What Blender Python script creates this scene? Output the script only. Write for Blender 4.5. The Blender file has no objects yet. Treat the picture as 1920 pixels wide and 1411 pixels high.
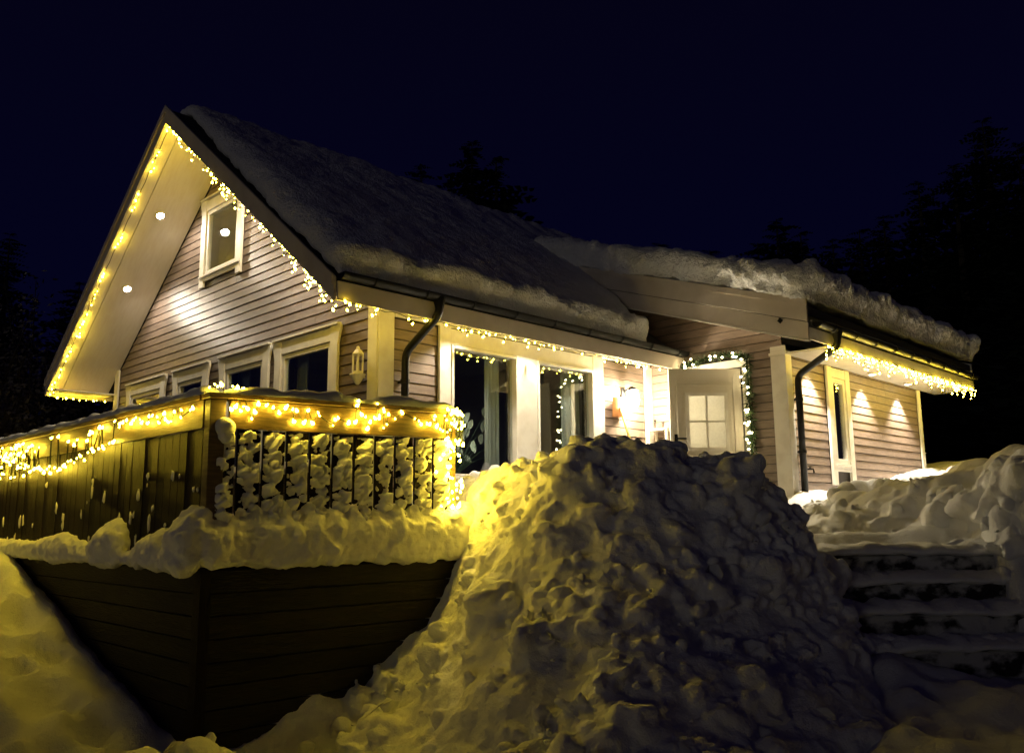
import bpy, bmesh, math, random
import numpy as np
from mathutils import Vector, Matrix, noise
random.seed(7); np.random.seed(7)
R_ = math.radians
sc = bpy.context.scene
col = sc.collection

# ------------------------------------------------------------------ camera
# world: x along the eaves (away to the right), y towards the gable (away to the left), z up, eye level = 0
FPX, CX, CY = 1597.39, 960.0, 705.5
def _c(p): return np.array([p[0]-CX, -(p[1]-CY), -FPX])
dX = _c((2573, 961)); dX /= np.linalg.norm(dX)
dY = _c((-667, 990)); dY -= dX*(dX@dY); dY /= np.linalg.norm(dY)
dZ = np.cross(dX, dY)
RM = np.array([dX, dY, dZ])
cam = bpy.data.objects.new('camera', bpy.data.cameras.new('camera'))
col.objects.link(cam)
cam.matrix_world = Matrix(RM.tolist()).to_4x4()
cam.data.sensor_width = 36; cam.data.lens = FPX*36/1920
cam.data.clip_start = 0.05; cam.data.clip_end = 600
sc.camera = cam
def ray(x, y): return RM@_c((x, y))
def onX(x, y, X): d = ray(x, y); return d*X/d[0]
def onY(x, y, Y): d = ray(x, y); return d*Y/d[1]
def onZ(x, y, Z): d = ray(x, y); return d*Z/d[2]
FW = RM@np.array([0, 0, -1.0])
def atD(x, y, d): r = ray(x, y); return r*d/(r@FW)

# ------------------------------------------------------------------ night sky, exposure
w = bpy.data.worlds.new('World'); sc.world = w; w.use_nodes = True
nt = w.node_tree; nt.nodes.clear()
wo = nt.nodes.new('ShaderNodeOutputWorld'); bg = nt.nodes.new('ShaderNodeBackground')
tc = nt.nodes.new('ShaderNodeTexCoord'); sp = nt.nodes.new('ShaderNodeSeparateXYZ')
rp = nt.nodes.new('ShaderNodeValToRGB')
nt.links.new(tc.outputs['Generated'], sp.inputs[0]); nt.links.new(sp.outputs['Z'], rp.inputs[0])
rp.color_ramp.elements[0].position = 0.0; rp.color_ramp.elements[0].color = (.0005, .0007, .0072, 1)
rp.color_ramp.elements[1].position = 0.75; rp.color_ramp.elements[1].color = (.0008, .0005, .0028, 1)
nt.links.new(rp.outputs[0], bg.inputs[0]); bg.inputs[1].default_value = 1.0
nt.links.new(bg.outputs[0], wo.inputs[0])
sc.view_settings.view_transform = 'Standard'; sc.view_settings.look = 'None'
sc.view_settings.exposure = 0.9; sc.view_settings.gamma = 1.0
sc.view_settings.use_curve_mapping = False
sc.render.engine = 'CYCLES'
sc.cycles.use_denoising = True
sc.cycles.max_bounces = 10; sc.cycles.diffuse_bounces = 6
sc.cycles.transparent_max_bounces = 12
sc.cycles.sample_clamp_indirect = 6.0
sc.cycles.caustics_reflective = False; sc.cycles.caustics_refractive = False
sc.cycles.use_light_tree = True

# added faint soft fill from the left, no lamp there; lifts the shaded snow
sun = bpy.data.objects.new('night_glow', bpy.data.lights.new('night_glow', 'SUN')); col.objects.link(sun)
sun.data.energy = .058; sun.data.angle = R_(14); sun.data.color = (1, .93, .80)
sun.rotation_euler = Vector((-.97, -.16, .012)).to_track_quat('Z', 'Y').to_euler()
BULB_E, DOWN_W, WING_W, EAVE_W, LAMP_E = 74.0, 56.0, 190.0, 150.0, 300.0
YEL = (1.0, .69, .045); WARM = (1.0, .87, .68); LAMPC = (1.0, .84, .56)

# ------------------------------------------------------------------ materials
def mat(name, base, rough=.6, var=0., noise_scale=0., noise_mix=None, noise_stretch=(1, 1, 1), bump=0., bump_scale=40., spec=.5, bump_stretch=None, fac=(.4, .65)):
    m = bpy.data.materials.new(name); m.use_nodes = True
    n = m.node_tree.nodes; l = m.node_tree.links
    p = n['Principled BSDF']; p.inputs['Roughness'].default_value = rough
    p.inputs['Specular IOR Level'].default_value = spec
    src = None
    t = n.new('ShaderNodeTexCoord')
    if noise_mix is not None:
        mp = n.new('ShaderNodeMapping'); mp.inputs['Scale'].default_value = noise_stretch
        l.new(t.outputs['Object'], mp.inputs[0])
        nz = n.new('ShaderNodeTexNoise'); nz.inputs['Scale'].default_value = noise_scale; nz.inputs['Detail'].default_value = 5
        l.new(mp.outputs[0], nz.inputs['Vector'])
        cr = n.new('ShaderNodeValToRGB')
        cr.color_ramp.elements[0].position = fac[0]; cr.color_ramp.elements[0].color = (*base, 1)
        cr.color_ramp.elements[1].position = fac[1]; cr.color_ramp.elements[1].color = (*noise_mix, 1)
        l.new(nz.outputs['Fac'], cr.inputs[0]); src = cr.outputs[0]
    if var:
        oi = n.new('ShaderNodeObjectInfo'); mr = n.new('ShaderNodeMapRange')
        mr.inputs['To Min'].default_value = 1-var; mr.inputs['To Max'].default_value = 1+var
        l.new(oi.outputs['Random'], mr.inputs[0])
        hs = n.new('ShaderNodeHueSaturation'); hs.inputs['Color'].default_value = (*base, 1)
        l.new(mr.outputs[0], hs.inputs['Value'])
        if src is not None: l.new(src, hs.inputs['Color'])
        src = hs.outputs[0]
    if src is not None: l.new(src, p.inputs['Base Color'])
    else: p.inputs['Base Color'].default_value = (*base, 1)
    if bump:
        mp2 = n.new('ShaderNodeMapping'); mp2.inputs['Scale'].default_value = bump_stretch or (1, 1, 1)
        l.new(t.outputs['Object'], mp2.inputs[0])
        nb = n.new('ShaderNodeTexNoise'); nb.inputs['Scale'].default_value = bump_scale; nb.inputs['Detail'].default_value = 6
        l.new(mp2.outputs[0], nb.inputs['Vector'])
        b = n.new('ShaderNodeBump'); b.inputs['Strength'].default_value = bump; b.inputs['Distance'].default_value = .02
        l.new(nb.outputs['Fac'], b.inputs['Height']); l.new(b.outputs[0], p.inputs['Normal'])
    return m
def emis(name, c, s):
    m = bpy.data.materials.new(name); m.use_nodes = True
    p = m.node_tree.nodes['Principled BSDF']
    p.inputs['Base Color'].default_value = (.02, .02, .02, 1)
    p.inputs['Emission Color'].default_value = (*c, 1); p.inputs['Emission Strength'].default_value = s
    return m
def glass(name, tint=(.9, .95, .95)):
    m = bpy.data.materials.new(name); m.use_nodes = True
    n = m.node_tree.nodes; l = m.node_tree.links; n.remove(n['Principled BSDF'])
    lw = n.new('ShaderNodeLayerWeight'); lw.inputs['Blend'].default_value = .5
    pw = n.new('ShaderNodeMath'); pw.operation = 'POWER'; pw.inputs[1].default_value = 3.5; l.new(lw.outputs['Facing'], pw.inputs[0])
    fr = n.new('ShaderNodeMath'); fr.operation = 'MULTIPLY_ADD'; fr.inputs[1].default_value = .85; fr.inputs[2].default_value = .15; l.new(pw.outputs[0], fr.inputs[0])
    tr = n.new('ShaderNodeBsdfTransparent'); tr.inputs[0].default_value = (*tint, 1)
    gl = n.new('ShaderNodeBsdfGlossy'); gl.inputs['Roughness'].default_value = .015
    mx = n.new('ShaderNodeMixShader')
    l.new(fr.outputs[0], mx.inputs[0]); l.new(tr.outputs[0], mx.inputs[1]); l.new(gl.outputs[0], mx.inputs[2])
    l.new(mx.outputs[0], n['Material Output'].inputs[0])
    return m
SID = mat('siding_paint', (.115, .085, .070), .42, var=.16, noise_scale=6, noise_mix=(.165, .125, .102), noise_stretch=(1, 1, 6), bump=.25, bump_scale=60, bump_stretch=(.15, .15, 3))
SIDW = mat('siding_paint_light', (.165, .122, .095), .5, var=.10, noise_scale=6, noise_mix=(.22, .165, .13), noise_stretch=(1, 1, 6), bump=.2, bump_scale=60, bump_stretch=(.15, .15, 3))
BACK = mat('wall_backing', (.03, .025, .02), .9)
WHITE = mat('white_paint', (.70, .67, .60), .5, noise_scale=7, noise_mix=(.62, .58, .51), bump=.08, bump_scale=80)
CREAM = mat('soffit_paint', (.80, .75, .66), .6, noise_scale=5, noise_mix=(.76, .70, .60), noise_stretch=(6, 1, 1), bump=.1, bump_scale=50, bump_stretch=(6, .5, .5))
FASC = mat('fascia_paint', (.62, .55, .46), .55, noise_scale=4, noise_mix=(.55, .48, .39), bump=.1, bump_scale=60, bump_stretch=(1, .2, 3))
ROOFM = mat('roof_felt', (.02, .02, .022), .7, bump=.3, bump_scale=90)
BLACK = mat('black_steel', (.006, .006, .0065), .42, bump=.05, spec=.25)
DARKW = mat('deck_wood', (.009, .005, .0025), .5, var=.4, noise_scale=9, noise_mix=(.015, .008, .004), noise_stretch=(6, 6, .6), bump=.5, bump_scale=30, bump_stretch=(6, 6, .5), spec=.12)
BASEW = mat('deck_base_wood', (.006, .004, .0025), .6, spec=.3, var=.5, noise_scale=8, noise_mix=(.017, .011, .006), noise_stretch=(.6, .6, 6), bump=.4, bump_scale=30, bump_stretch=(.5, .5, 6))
RAILW = mat('rail_wood', (.085, .052, .02), .45, var=.1, noise_scale=9, noise_mix=(.15, .095, .04), noise_stretch=(.6, .6, 6), bump=.3, bump_scale=30, bump_stretch=(.5, .5, 6))
INTER = mat('interior_wall', (.33, .30, .26), .8, noise_scale=2, noise_mix=(.40, .36, .31))
GLASS = glass('window_glass')
CURT = mat('curtain_cloth', (.5, .5, .46), .9, bump=.3, bump_scale=8, bump_stretch=(6, 6, .1))
def snow_mat(name, base, b1, s1, b2, s2, dist=.03):
    m = bpy.data.materials.new(name); m.use_nodes = True
    n = m.node_tree.nodes; l = m.node_tree.links; p = n['Principled BSDF']
    p.inputs['Base Color'].default_value = (*base, 1); p.inputs['Roughness'].default_value = .75
    p.inputs['Specular IOR Level'].default_value = .25
    t = n.new('ShaderNodeTexCoord')
    prev = None
    for s, st in ((s1, b1), (s2, b2)):
        nz = n.new('ShaderNodeTexNoise'); nz.inputs['Scale'].default_value = s; nz.inputs['Detail'].default_value = 4
        l.new(t.outputs['Object'], nz.inputs['Vector'])
        b = n.new('ShaderNodeBump'); b.inputs['Strength'].default_value = st; b.inputs['Distance'].default_value = dist
        l.new(nz.outputs['Fac'], b.inputs['Height'])
        if prev: l.new(prev, b.inputs['Normal'])
        prev = b.outputs[0]
    l.new(prev, p.inputs['Normal'])
    return m
SNOW = snow_mat('snow', (.80, .80, .79), .35, 22, .35, 90)
RSNOW = snow_mat('crusted_roof_snow', (.78, .78, .78), .9, 24, .5, 70, .035)
# ------------------------------------------------------------------ mesh helpers
class MB:
    def __init__(s): s.v = []; s.f = []
    def add(s, vs, fs):
        o = len(s.v); s.v += [tuple(map(float, q)) for q in vs]; s.f += [tuple(i+o for i in q) for q in fs]; return s
    def box(s, a, b):
        x0, x1 = sorted((a[0], b[0])); y0, y1 = sorted((a[1], b[1])); z0, z1 = sorted((a[2], b[2]))
        return s.hexa([(x0, y0, z0), (x1, y0, z0), (x1, y1, z0), (x0, y1, z0), (x0, y0, z1), (x1, y0, z1), (x1, y1, z1), (x0, y1, z1)])
    def hexa(s, q):
        return s.add(q, [(0, 3, 2, 1), (4, 5, 6, 7), (0, 1, 5, 4), (1, 2, 6, 5), (2, 3, 7, 6), (3, 0, 4, 7)])
    def prism(s, poly, vec):
        n = len(poly); v = [tuple(p) for p in poly]+[tuple(np.array(p)+np.array(vec)) for p in poly]
        return s.add(v, [tuple(range(n))[::-1], tuple(range(n, 2*n))]+[(i, (i+1) % n, n+(i+1) % n, n+i) for i in range(n)])
    def tube(s, pts, r, n=8, cap=True):
        pts = [Vector(p) for p in pts]; rr = r if hasattr(r, '__len__') else [r]*len(pts)
        o = len(s.v); up = None
        for i, p in enumerate(pts):
            d = (pts[min(i+1, len(pts)-1)]-pts[max(i-1, 0)]).normalized()
            if up is None: up = d.orthogonal().normalized()
            a = (up-d*up.dot(d)).normalized(); up = a; b = d.cross(a)
            for k in range(n):
                t = 2*math.pi*k/n; s.v.append(tuple(p+(a*math.cos(t)+b*math.sin(t))*rr[i]))
        for i in range(len(pts)-1):
            for k in range(n):
                k2 = (k+1) % n
                s.f.append((o+i*n+k, o+i*n+k2, o+(i+1)*n+k2, o+(i+1)*n+k))
        if cap:
            s.f.append(tuple(o+k for k in range(n))[::-1]); e = o+(len(pts)-1)*n
            s.f.append(tuple(e+k for k in range(n)))
        return s
    def lathe(s, prof, n=16, c=(0, 0, 0)):
        o = len(s.v); m = len(prof)
        for r, z in prof:
            for k in range(n):
                t = 2*math.pi*k/n; s.v.append((c[0]+r*math.cos(t), c[1]+r*math.sin(t), c[2]+z))
        for i in range(m-1):
            for k in range(n):
                k2 = (k+1) % n; s.f.append((o+i*n+k, o+i*n+k2, o+(i+1)*n+k2, o+(i+1)*n+k))
        s.f.append(tuple(o+k for k in range(n))[::-1]); s.f.append(tuple(o+(m-1)*n+k for k in range(n)))
        return s
    def sphere(s, c, r, sub=1, jit=0., sq=(1, 1, 1)):
        vs, fs = ICO[sub]
        out = []
        off = Vector((random.random()*50, random.random()*50, random.random()*50))
        for v in vs:
            k = r*(1+jit*noise.noise(Vector(v)*1.3+off)*1.6) if jit else r
            out.append((c[0]+v[0]*k*sq[0], c[1]+v[1]*k*sq[1], c[2]+v[2]*k*sq[2]))
        return s.add(out, fs)
    def mesh(s, name):
        me = bpy.data.meshes.new(name); me.from_pydata(s.v, [], s.f); me.update(); return me
    def obj(s, name, m, parent=None, smooth=False, bevel=0.):
        me = s.mesh(name); me.materials.append(m)
        if smooth: me.polygons.foreach_set('use_smooth', [True]*len(me.polygons))
        o = link(name, me, parent)
        if bevel:
            b = o.modifiers.new('b', 'BEVEL'); b.width = bevel; b.segments = 2; b.limit_method = 'ANGLE'
        return o
ICO = {}
for _s in (1, 2, 3):
    bm = bmesh.new(); bmesh.ops.create_icosphere(bm, subdivisions=_s, radius=1)
    bm.verts.ensure_lookup_table()
    ICO[_s] = ([tuple(v.co) for v in bm.verts], [tuple(v.index for v in f.verts) for f in bm.faces]); bm.free()
def link(name, me, parent=None):
    o = bpy.data.objects.new(name, me); col.objects.link(o)
    if parent is not None:
        o.parent = parent
        if parent.location.length or parent.parent:
            o.matrix_parent_inverse = Matrix.Translation(-wloc(parent))
    return o
def wloc(o):
    return (o.location + (wloc(o.parent) if o.parent and not o.matrix_parent_inverse.to_translation().length else Vector((0, 0, 0)))) if o else Vector((0, 0, 0))
def tag(o, label=None, cat=None, group=None, kind=None):
    if label: o['label'] = label
    if cat: o['category'] = cat
    if group: o['group'] = group
    if kind: o['kind'] = kind
    return o
def thing(name, label, cat, loc=(0, 0, 0), group=None):
    o = bpy.data.objects.new(name, None); col.objects.link(o); o.location = loc; o.empty_display_size = .1
    return tag(o, label, cat, group)
def fbm(p, s, o=3):
    return noise.fractal(Vector(p)*s, 1.0, 2.0, o)
def shade(me): me.polygons.foreach_set('use_smooth', [True]*len(me.polygons))
def remesh(mb, voxel, name, m, smooth=1, amp=(), parent=None, keep=None):
    """fuse overlapping snow lumps into one skin and roughen it"""
    me = mb.mesh('tmp'); o = bpy.data.objects.new('tmp', me); col.objects.link(o)
    r = o.modifiers.new('r', 'REMESH'); r.mode = 'VOXEL'; r.voxel_size = voxel
    if smooth:
        s = o.modifiers.new('s', 'SMOOTH'); s.factor = .5; s.iterations = smooth
    dg = bpy.context.evaluated_depsgraph_get(); ev = o.evaluated_get(dg)
    me2 = bpy.data.meshes.new_from_object(ev); bpy.data.objects.remove(o); bpy.data.meshes.remove(me)
    n = len(me2.vertices)
    if amp:
        co = np.empty(n*3, np.float32); me2.vertices.foreach_get('co', co)
        nr = np.empty(n*3, np.float32); me2.vertices.foreach_get('normal', nr)
        co = co.reshape(-1, 3); nr = nr.reshape(-1, 3)
        d = np.zeros(n, np.float32)
        for i in range(n):
            p = Vector(co[i])
            for a, s in amp: d[i] += a*noise.noise(p*s)
        co = co+nr*d[:, None]
        me2.vertices.foreach_set('co', co.ravel())
    if keep is not None:
        bm = bmesh.new(); bm.from_mesh(me2)
        bmesh.ops.delete(bm, geom=[v for v in bm.verts if not keep(v.co)], context='VERTS')
        bm.to_mesh(me2); bm.free()
    shade(me2); me2.materials.clear(); me2.materials.append(m); me2.name = name
    return link(name, me2, parent)

# ------------------------------------------------------------------ snow terrain surface (control points from the place itself)
# (x, y, z) points; those written with atD/onX/onY are sight-line measurements
P = []
def P3(x, y, z): P.append((x, y, z))
def PD(px, py, d): P.append(tuple(atD(px, py, d)))
for px, py, d in [(960, 938, 6.55), (1010, 897, 6.5), (1050, 856, 6.45), (1120, 835, 6.4), (1170, 845, 6.4), (1230, 834, 6.4), (1300, 872, 6.4), (1380, 862, 6.4), (1430, 893, 6.4), (1480, 943, 6.4), (1520, 1000, 6.4), (1560, 1045, 6.4), (1590, 1120, 6.25), (1650, 1190, 6.0),
                  (1000, 1000, 6.0), (1100, 1000, 5.75), (1250, 1000, 5.75), (1400, 1000, 5.9), (1100, 1150, 5.0), (1250, 1150, 5.05), (1400, 1150, 5.3), (1500, 1150, 5.6), (1100, 1280, 4.4), (1250, 1280, 4.45), (1400, 1280, 4.7), (1520, 1280, 5.0), (1100, 1411, 3.95), (1250, 1411, 4.0), (1400, 1411, 4.15), (1550, 1411, 4.35),
                  (700, 1330, 5.6), (700, 1411, 5.0), (900, 932, 6.95), (900, 1000, 6.55), (900, 1150, 5.7), (900, 1300, 4.85), (900, 1411, 4.4), (560, 1400, 5.6), (450, 1411, 5.35), (800, 1250, 5.9), (330, 1411, 5.2),
                  (1650, 1280, 5.3), (1750, 1300, 5.25), (1900, 1300, 5.2), (1700, 1411, 4.3), (1850, 1411, 4.3), (1990, 1411, 4.3)]: PD(px, py, d)
for p in [(858, 1045), (830, 1110), (790, 1165), (740, 1220), (660, 1290), (560, 1345), (440, 1385), (345, 1372)]:
    P.append(tuple(onY(*p, 5.25)))
for p in [(0, 1065), (60, 1150), (122, 1225), (180, 1300), (245, 1385)]:
    q = onX(*p, 2.35); P.append(tuple(q)); P3(1.2, q[1]+.3, q[2]-.05); P3(0.2, q[1]+1, q[2]-.05)
P3(1.5, 4.0, -1.35); P3(2.5, 2.5, -1.2); P3(0, 3, -1.4); P3(2, 0, -1.4); P3(-2, 6, -1.4); P3(4, 0, -1.3); P3(1, 12, -.2); P3(-2, 12, -.3)
# behind the ploughed pile: trodden entry path and terrace snow
for q in [(6.9, 3.5, -.27), (7.3, 4.0, -.25), (7.8, 4.9, -.22), (8.6, 5.5, -.15), (9.3, 5.6, -.05), (9.5, 6.3, 0.0), (6.4, 4.3, .2), (6.2, 5.2, .35), (5.4, 5.3, .38), (5.0, 5.6, .33), (5.5, 6.3, .42), (5.6, 6.95, .47), (6.3, 6.95, .5), (6.9, 6.95, .55), (7.8, 6.95, .5), (8.6, 6.95, .38), (9.3, 6.95, .3), (7.2, 5.8, .35)]: P3(*q)
# right-hand bank between the stairs and the wing wall
for px, py, d in [(1530, 1000, 8.1), (1640, 1010, 7.8), (1760, 1022, 7.4), (1835, 1030, 7.0), (1560, 930, 9.0), (1600, 922, 8.9), (1660, 912, 8.7), (1730, 905, 8.4), (1800, 900, 8.1), (1865, 888, 7.5), (1915, 862, 7.2), (2000, 850, 7.0), (2150, 840, 6.8),
                  (1850, 1010, 6.75), (1850, 940, 7.0), (1885, 1100, 6.35), (1925, 1190, 6.0), (1980, 1290, 5.6), (2000, 1050, 6.3), (2150, 1150, 5.7), (2150, 1000, 6.2), (1700, 950, 8.1), (1600, 955, 8.5)]: PD(px, py, d)
for q in [(10.0, 4.9, .32), (10.8, 4.9, .33), (11.6, 4.9, .40), (12.5, 4.9, .50), (13.5, 4.9, .66), (14.3, 4.9, .74), (11, 4.2, .36), (12, 4.0, .45), (13.2, 3.8, .6), (15.2, 4.2, .9), (16.5, 5, .95), (14, 2.5, .6), (12, 2, .5), (18, 8, .9), (17, 2, .8)]: P3(*q)
# stairs footprint stays under the steps
for px, py, d in [(1600, 1100, 6.75), (1750, 1100, 6.7), (1830, 1090, 6.6)]:
    q = atD(px, py, d); P3(q[0], q[1], -.62)
PA = np.array(P)
def _phi(r): return np.sqrt(r*r+.09)
_D = np.linalg.norm(PA[:, None, :2]-PA[None, :, :2], axis=2)
_K = _phi(_D)-np.eye(len(PA))*.004
_A = np.block([[_K, np.ones((len(PA), 1))], [np.ones((1, len(PA))), np.zeros((1, 1))]])
_W = np.linalg.solve(_A, np.append(PA[:, 2], 0))
def S(x, y):
    x = np.atleast_1d(np.asarray(x, float)); y = np.atleast_1d(np.asarray(y, float))
    r = np.sqrt((x[:, None]-PA[None, :, 0])**2+(y[:, None]-PA[None, :, 1])**2)
    z = _phi(r)@_W[:-1]+_W[-1]
    # far away the land levels out
    dd = np.maximum(np.maximum(-3-x, x-17), np.maximum(-2-y, y-13)); k = np.clip(dd/6, 0, 1); k = k*k*(3-2*k)
    return z*(1-k)+k*(-.2)
def inpoly(x, y, poly):
    c = np.zeros(np.shape(x), bool); n = len(poly); j = n-1
    for i in range(n):
        xi, yi = poly[i]; xj, yj = poly[j]
        c ^= ((yi > y) != (yj > y)) & (x < (xj-xi)*(y-yi)/((yj-yi)+1e-12)+xi); j = i
    return c
def pdist(x, y, poly):
    d = np.full(np.shape(x), 1e9)
    for i in range(len(poly)):
        a = np.array(poly[i]); b = np.array(poly[(i+1) % len(poly)]); ab = b-a
        t = np.clip(((x-a[0])*ab[0]+(y-a[1])*ab[1])/(ab@ab), 0, 1)
        d = np.minimum(d, np.hypot(x-a[0]-t*ab[0], y-a[1]-t*ab[1]))
    return d
PILE = [(4.9, 5.65), (3.3, 5.65), (2.3, 5.6), (2.1, 4.9), (2.1, 4.2), (2.3, 3.4), (2.6, 2.3), (4.0, 1.9), (5.3, 2.0), (6.1, 2.45), (6.45, 2.9), (6.6, 3.3), (6.75, 4.2), (7.0, 5.2), (7.4, 6.0), (7.4, 6.9), (5.2, 6.9), (4.75, 6.6)]
BANK = [(7.55, 4.15), (8.0, 3.55), (8.15, 2.85), (7.88, 2.42), (7.5, 2.1), (7.0, 1.6), (6.4, 1.0), (8.6, -.9), (12.0, 1.5), (15.5, 3.5), (15.2, 4.85), (9.95, 4.85), (9.0, 4.75)]
DECKP = [(2.55, 5.3), (4.75, 5.2), (9.9, 5.2), (9.9, 7.2), (20, 7.2), (20, 15), (2.55, 15)]

def lin(a, b, n): return list(np.linspace(a, b, n))
def ground():
    xs = lin(-140, -6, 14)+lin(-5, -1, 9)+lin(-.9, 10, 240)+lin(10.3, 18, 26)+lin(20, 160, 16)
    ys = lin(-140, -6, 14)+lin(-5, 0, 9)+lin(.1, 10, 220)+lin(10.3, 18, 26)+lin(20, 160, 16)
    X, Y = np.meshgrid(xs, ys, indexing='ij'); sh = X.shape; x = X.ravel(); y = Y.ravel()
    z = S(x, y)
    # below the piles, the stairs and the house the ground lies deeper
    for poly in (PILE, BANK):
        z -= .35*np.clip((pdist(x, y, poly)*inpoly(x, y, poly))/.4, 0, 1)
    ind = inpoly(x, y, DECKP); z = np.where(ind, np.minimum(z, -1.35), z)
    st = inpoly(x, y, STAIRP); z = np.where(st, np.minimum(z, -1.15), z)
    for i in range(len(z)):
        if -2 < x[i] < 16 and -1 < y[i] < 13:
            z[i] += .05*noise.noise(Vector((x[i]*1.1, y[i]*1.1, 3)))+.03*noise.noise(Vector((x[i]*3.2, y[i]*3.2, 0)))+.016*noise.noise(Vector((x[i]*9, y[i]*9, 7)))
        else:
            z[i] += .5*noise.noise(Vector((x[i]*.06, y[i]*.06, 1)))
    for _ in range(150):
        a, b = random.uniform(3.6, 7.6), random.uniform(.6, 2.6); rr = random.uniform(.05, .14); d2 = ((x-a)**2+(y-b)**2)/rr**2
        z += random.choice((-.05, .05, .035))*np.exp(-d2)
    # trodden dents in the snow beside the terrace
    for _ in range(70):
        a, b = random.uniform(.9, 2.3), random.uniform(5.6, 9.2); rr = random.uniform(.07, .16)
        d2 = ((x-a)**2+((y-b)/1.5)**2)/rr**2; z -= .085*np.exp(-d2)
        z += .02*np.exp(-(np.sqrt(d2)-1.5)**2/.15)*(d2 < 9)
    n1 = sh[1]
    f = [(i*n1+j, (i+1)*n1+j, (i+1)*n1+j+1, i*n1+j+1) for i in range(sh[0]-1) for j in range(n1-1)]
    me = bpy.data.meshes.new('snow_ground'); me.from_pydata(np.c_[x, y, z].tolist(), [], f); shade(me); me.materials.append(SNOW)
    return tag(link('snow_ground', me), kind='structure')
# stairs: four step edges (left end, right end)
STEPS = [((1555, 1040, 6.7), (1850, 1031, 6.7)), ((1555, 1091, 6.4), (1885, 1085, 6.4)), ((1585, 1148, 6.1), (1925, 1143, 6.1)), ((1640, 1216, 5.8), (1900, 1212, 5.8))]
SE = [(atD(*a), atD(*b)) for a, b in STEPS]
_u = (SE[1][1]-SE[1][0]); _u[2] = 0; _u /= np.linalg.norm(_u); _n = np.array([-_u[1], _u[0], 0])
if _n@FW < 0: _n = -_n
STAIRP = [tuple((SE[3][0]-_u*.15-_n*.0)[:2]), tuple((SE[3][1]+_u*.1)[:2]), tuple((SE[0][1]+_n*.45+_u*.2)[:2]), tuple((SE[0][0]+_n*.45-_u*.15)[:2])]
ground()

def pile_obj(name, poly, lumps, voxel, amp, label, cat, base=-1.75, edge=.35, sm=1):
    xs = [p[0] for p in poly]; ys = [p[1] for p in poly]
    gx = np.arange(min(xs)-.1, max(xs)+.15, .06); gy = np.arange(min(ys)-.1, max(ys)+.15, .06)
    X, Y = np.meshgrid(gx, gy, indexing='ij'); x = X.ravel(); y = Y.ravel()
    ins = inpoly(x, y, poly); d = pdist(x, y, poly)*np.where(ins, 1, -1)
    z = S(x, y)-.06-.28*(1-np.clip((d+.02)/edge, 0, 1))**2+np.array([.16*noise.noise(Vector((x[i]*1.5, y[i]*1.5, 5)))+.09*noise.noise(Vector((x[i]*3.6, y[i]*3.6, 9)))+.04*noise.noise(Vector((x[i]*8, y[i]*8, 9))) for i in range(len(x))])*np.clip(d/.4, 0, 1)
    z = np.where(d < -.02, base-.0, z)
    mb = MB(); nx, ny = X.shape; idx = lambda i, j: i*ny+j
    # closed solid: only cells inside
    cell = d.reshape(nx, ny) > 0
    top = np.c_[x, y, z]; bot = np.c_[x, y, np.full_like(x, base)]
    N = nx*ny; v = np.r_[top, bot].tolist(); f = []
    ok = cell[:-1, :-1] & cell[1:, :-1] & cell[1:, 1:] & cell[:-1, 1:]
    for i in range(nx-1):
        for j in range(ny-1):
            if not ok[i, j]: continue
            a, b, c, e = idx(i, j), idx(i+1, j), idx(i+1, j+1), idx(i, j+1)
            f.append((a, b, c, e)); f.append((a+N, e+N, c+N, b+N))
            if j == 0 or not ok[i, j-1]: f.append((a, a+N, b+N, b))
            if i == nx-2 or not ok[i+1, j]: f.append((b, b+N, c+N, c))
            if j == ny-2 or not ok[i, j+1]: f.append((c, c+N, e+N, e))
            if i == 0 or not ok[i-1, j]: f.append((e, e+N, a+N, a))
    mb.add(v, f)
    for (lx, ly, lz, r, sq, jit) in lumps: mb.sphere((lx, ly, lz), r, 2 if r < .12 else 3, jit, sq)
    o = remesh(mb, voxel, name, SNOW, sm, amp)
    return tag(o, label, cat)
def scatter(poly, n, rmin, rmax, k=2.2, sink=.35, cond=None, jit=.45, power=1.0):
    xs = [p[0] for p in poly]; ys = [p[1] for p in poly]; out = []
    while len(out) < n:
        a = random.uniform(min(xs), max(xs)); b = random.uniform(min(ys), max(ys))
        if not inpoly(np.array([a]), np.array([b]), poly)[0]: continue
        wgt = cond(a, b) if cond else 1
        if random.random() > wgt: continue
        r = rmin+(rmax-rmin)*random.random()**k
        z = S(a, b)[0]-.03-.28*(1-min(1, pdist(np.array([a]), np.array([b]), poly)[0]/.35))**2
        out.append((a, b, z+r*(.5-sink*random.uniform(.6, 2.0)), r, (random.uniform(.8, 1.25), random.uniform(.8, 1.25), random.uniform(.7, 1.0)), jit))
    return out
random.seed(11)
def cw(a, b):   # chunks lie densest on the crest and the side away from the terrace
    t = a*.72-b*.69           # to the right of the view
    return .35+.65*min(1, max(0, (t+.6)/1.2))
def clump(a, b): return max(0.0, min(1.0, .40+2.2*noise.noise(Vector((a*1.5, b*1.5, 2)))))
nod = lambda a, b: (max(.4, cw(a, b))*(.2+.8*clump(a, b))*(max(0, min(1, (5.42-b)/.35)) if a < 4.9 else 1))
LP = scatter(PILE, 1300, .014, .05, 1.5, .5, cond=nod, jit=.3)+scatter(PILE, 330, .045, .11, 1.5, .7, cond=nod, jit=.32)+scatter(PILE, 60, .10, .22, 1.5, 1.0, cond=nod, jit=.55)
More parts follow.
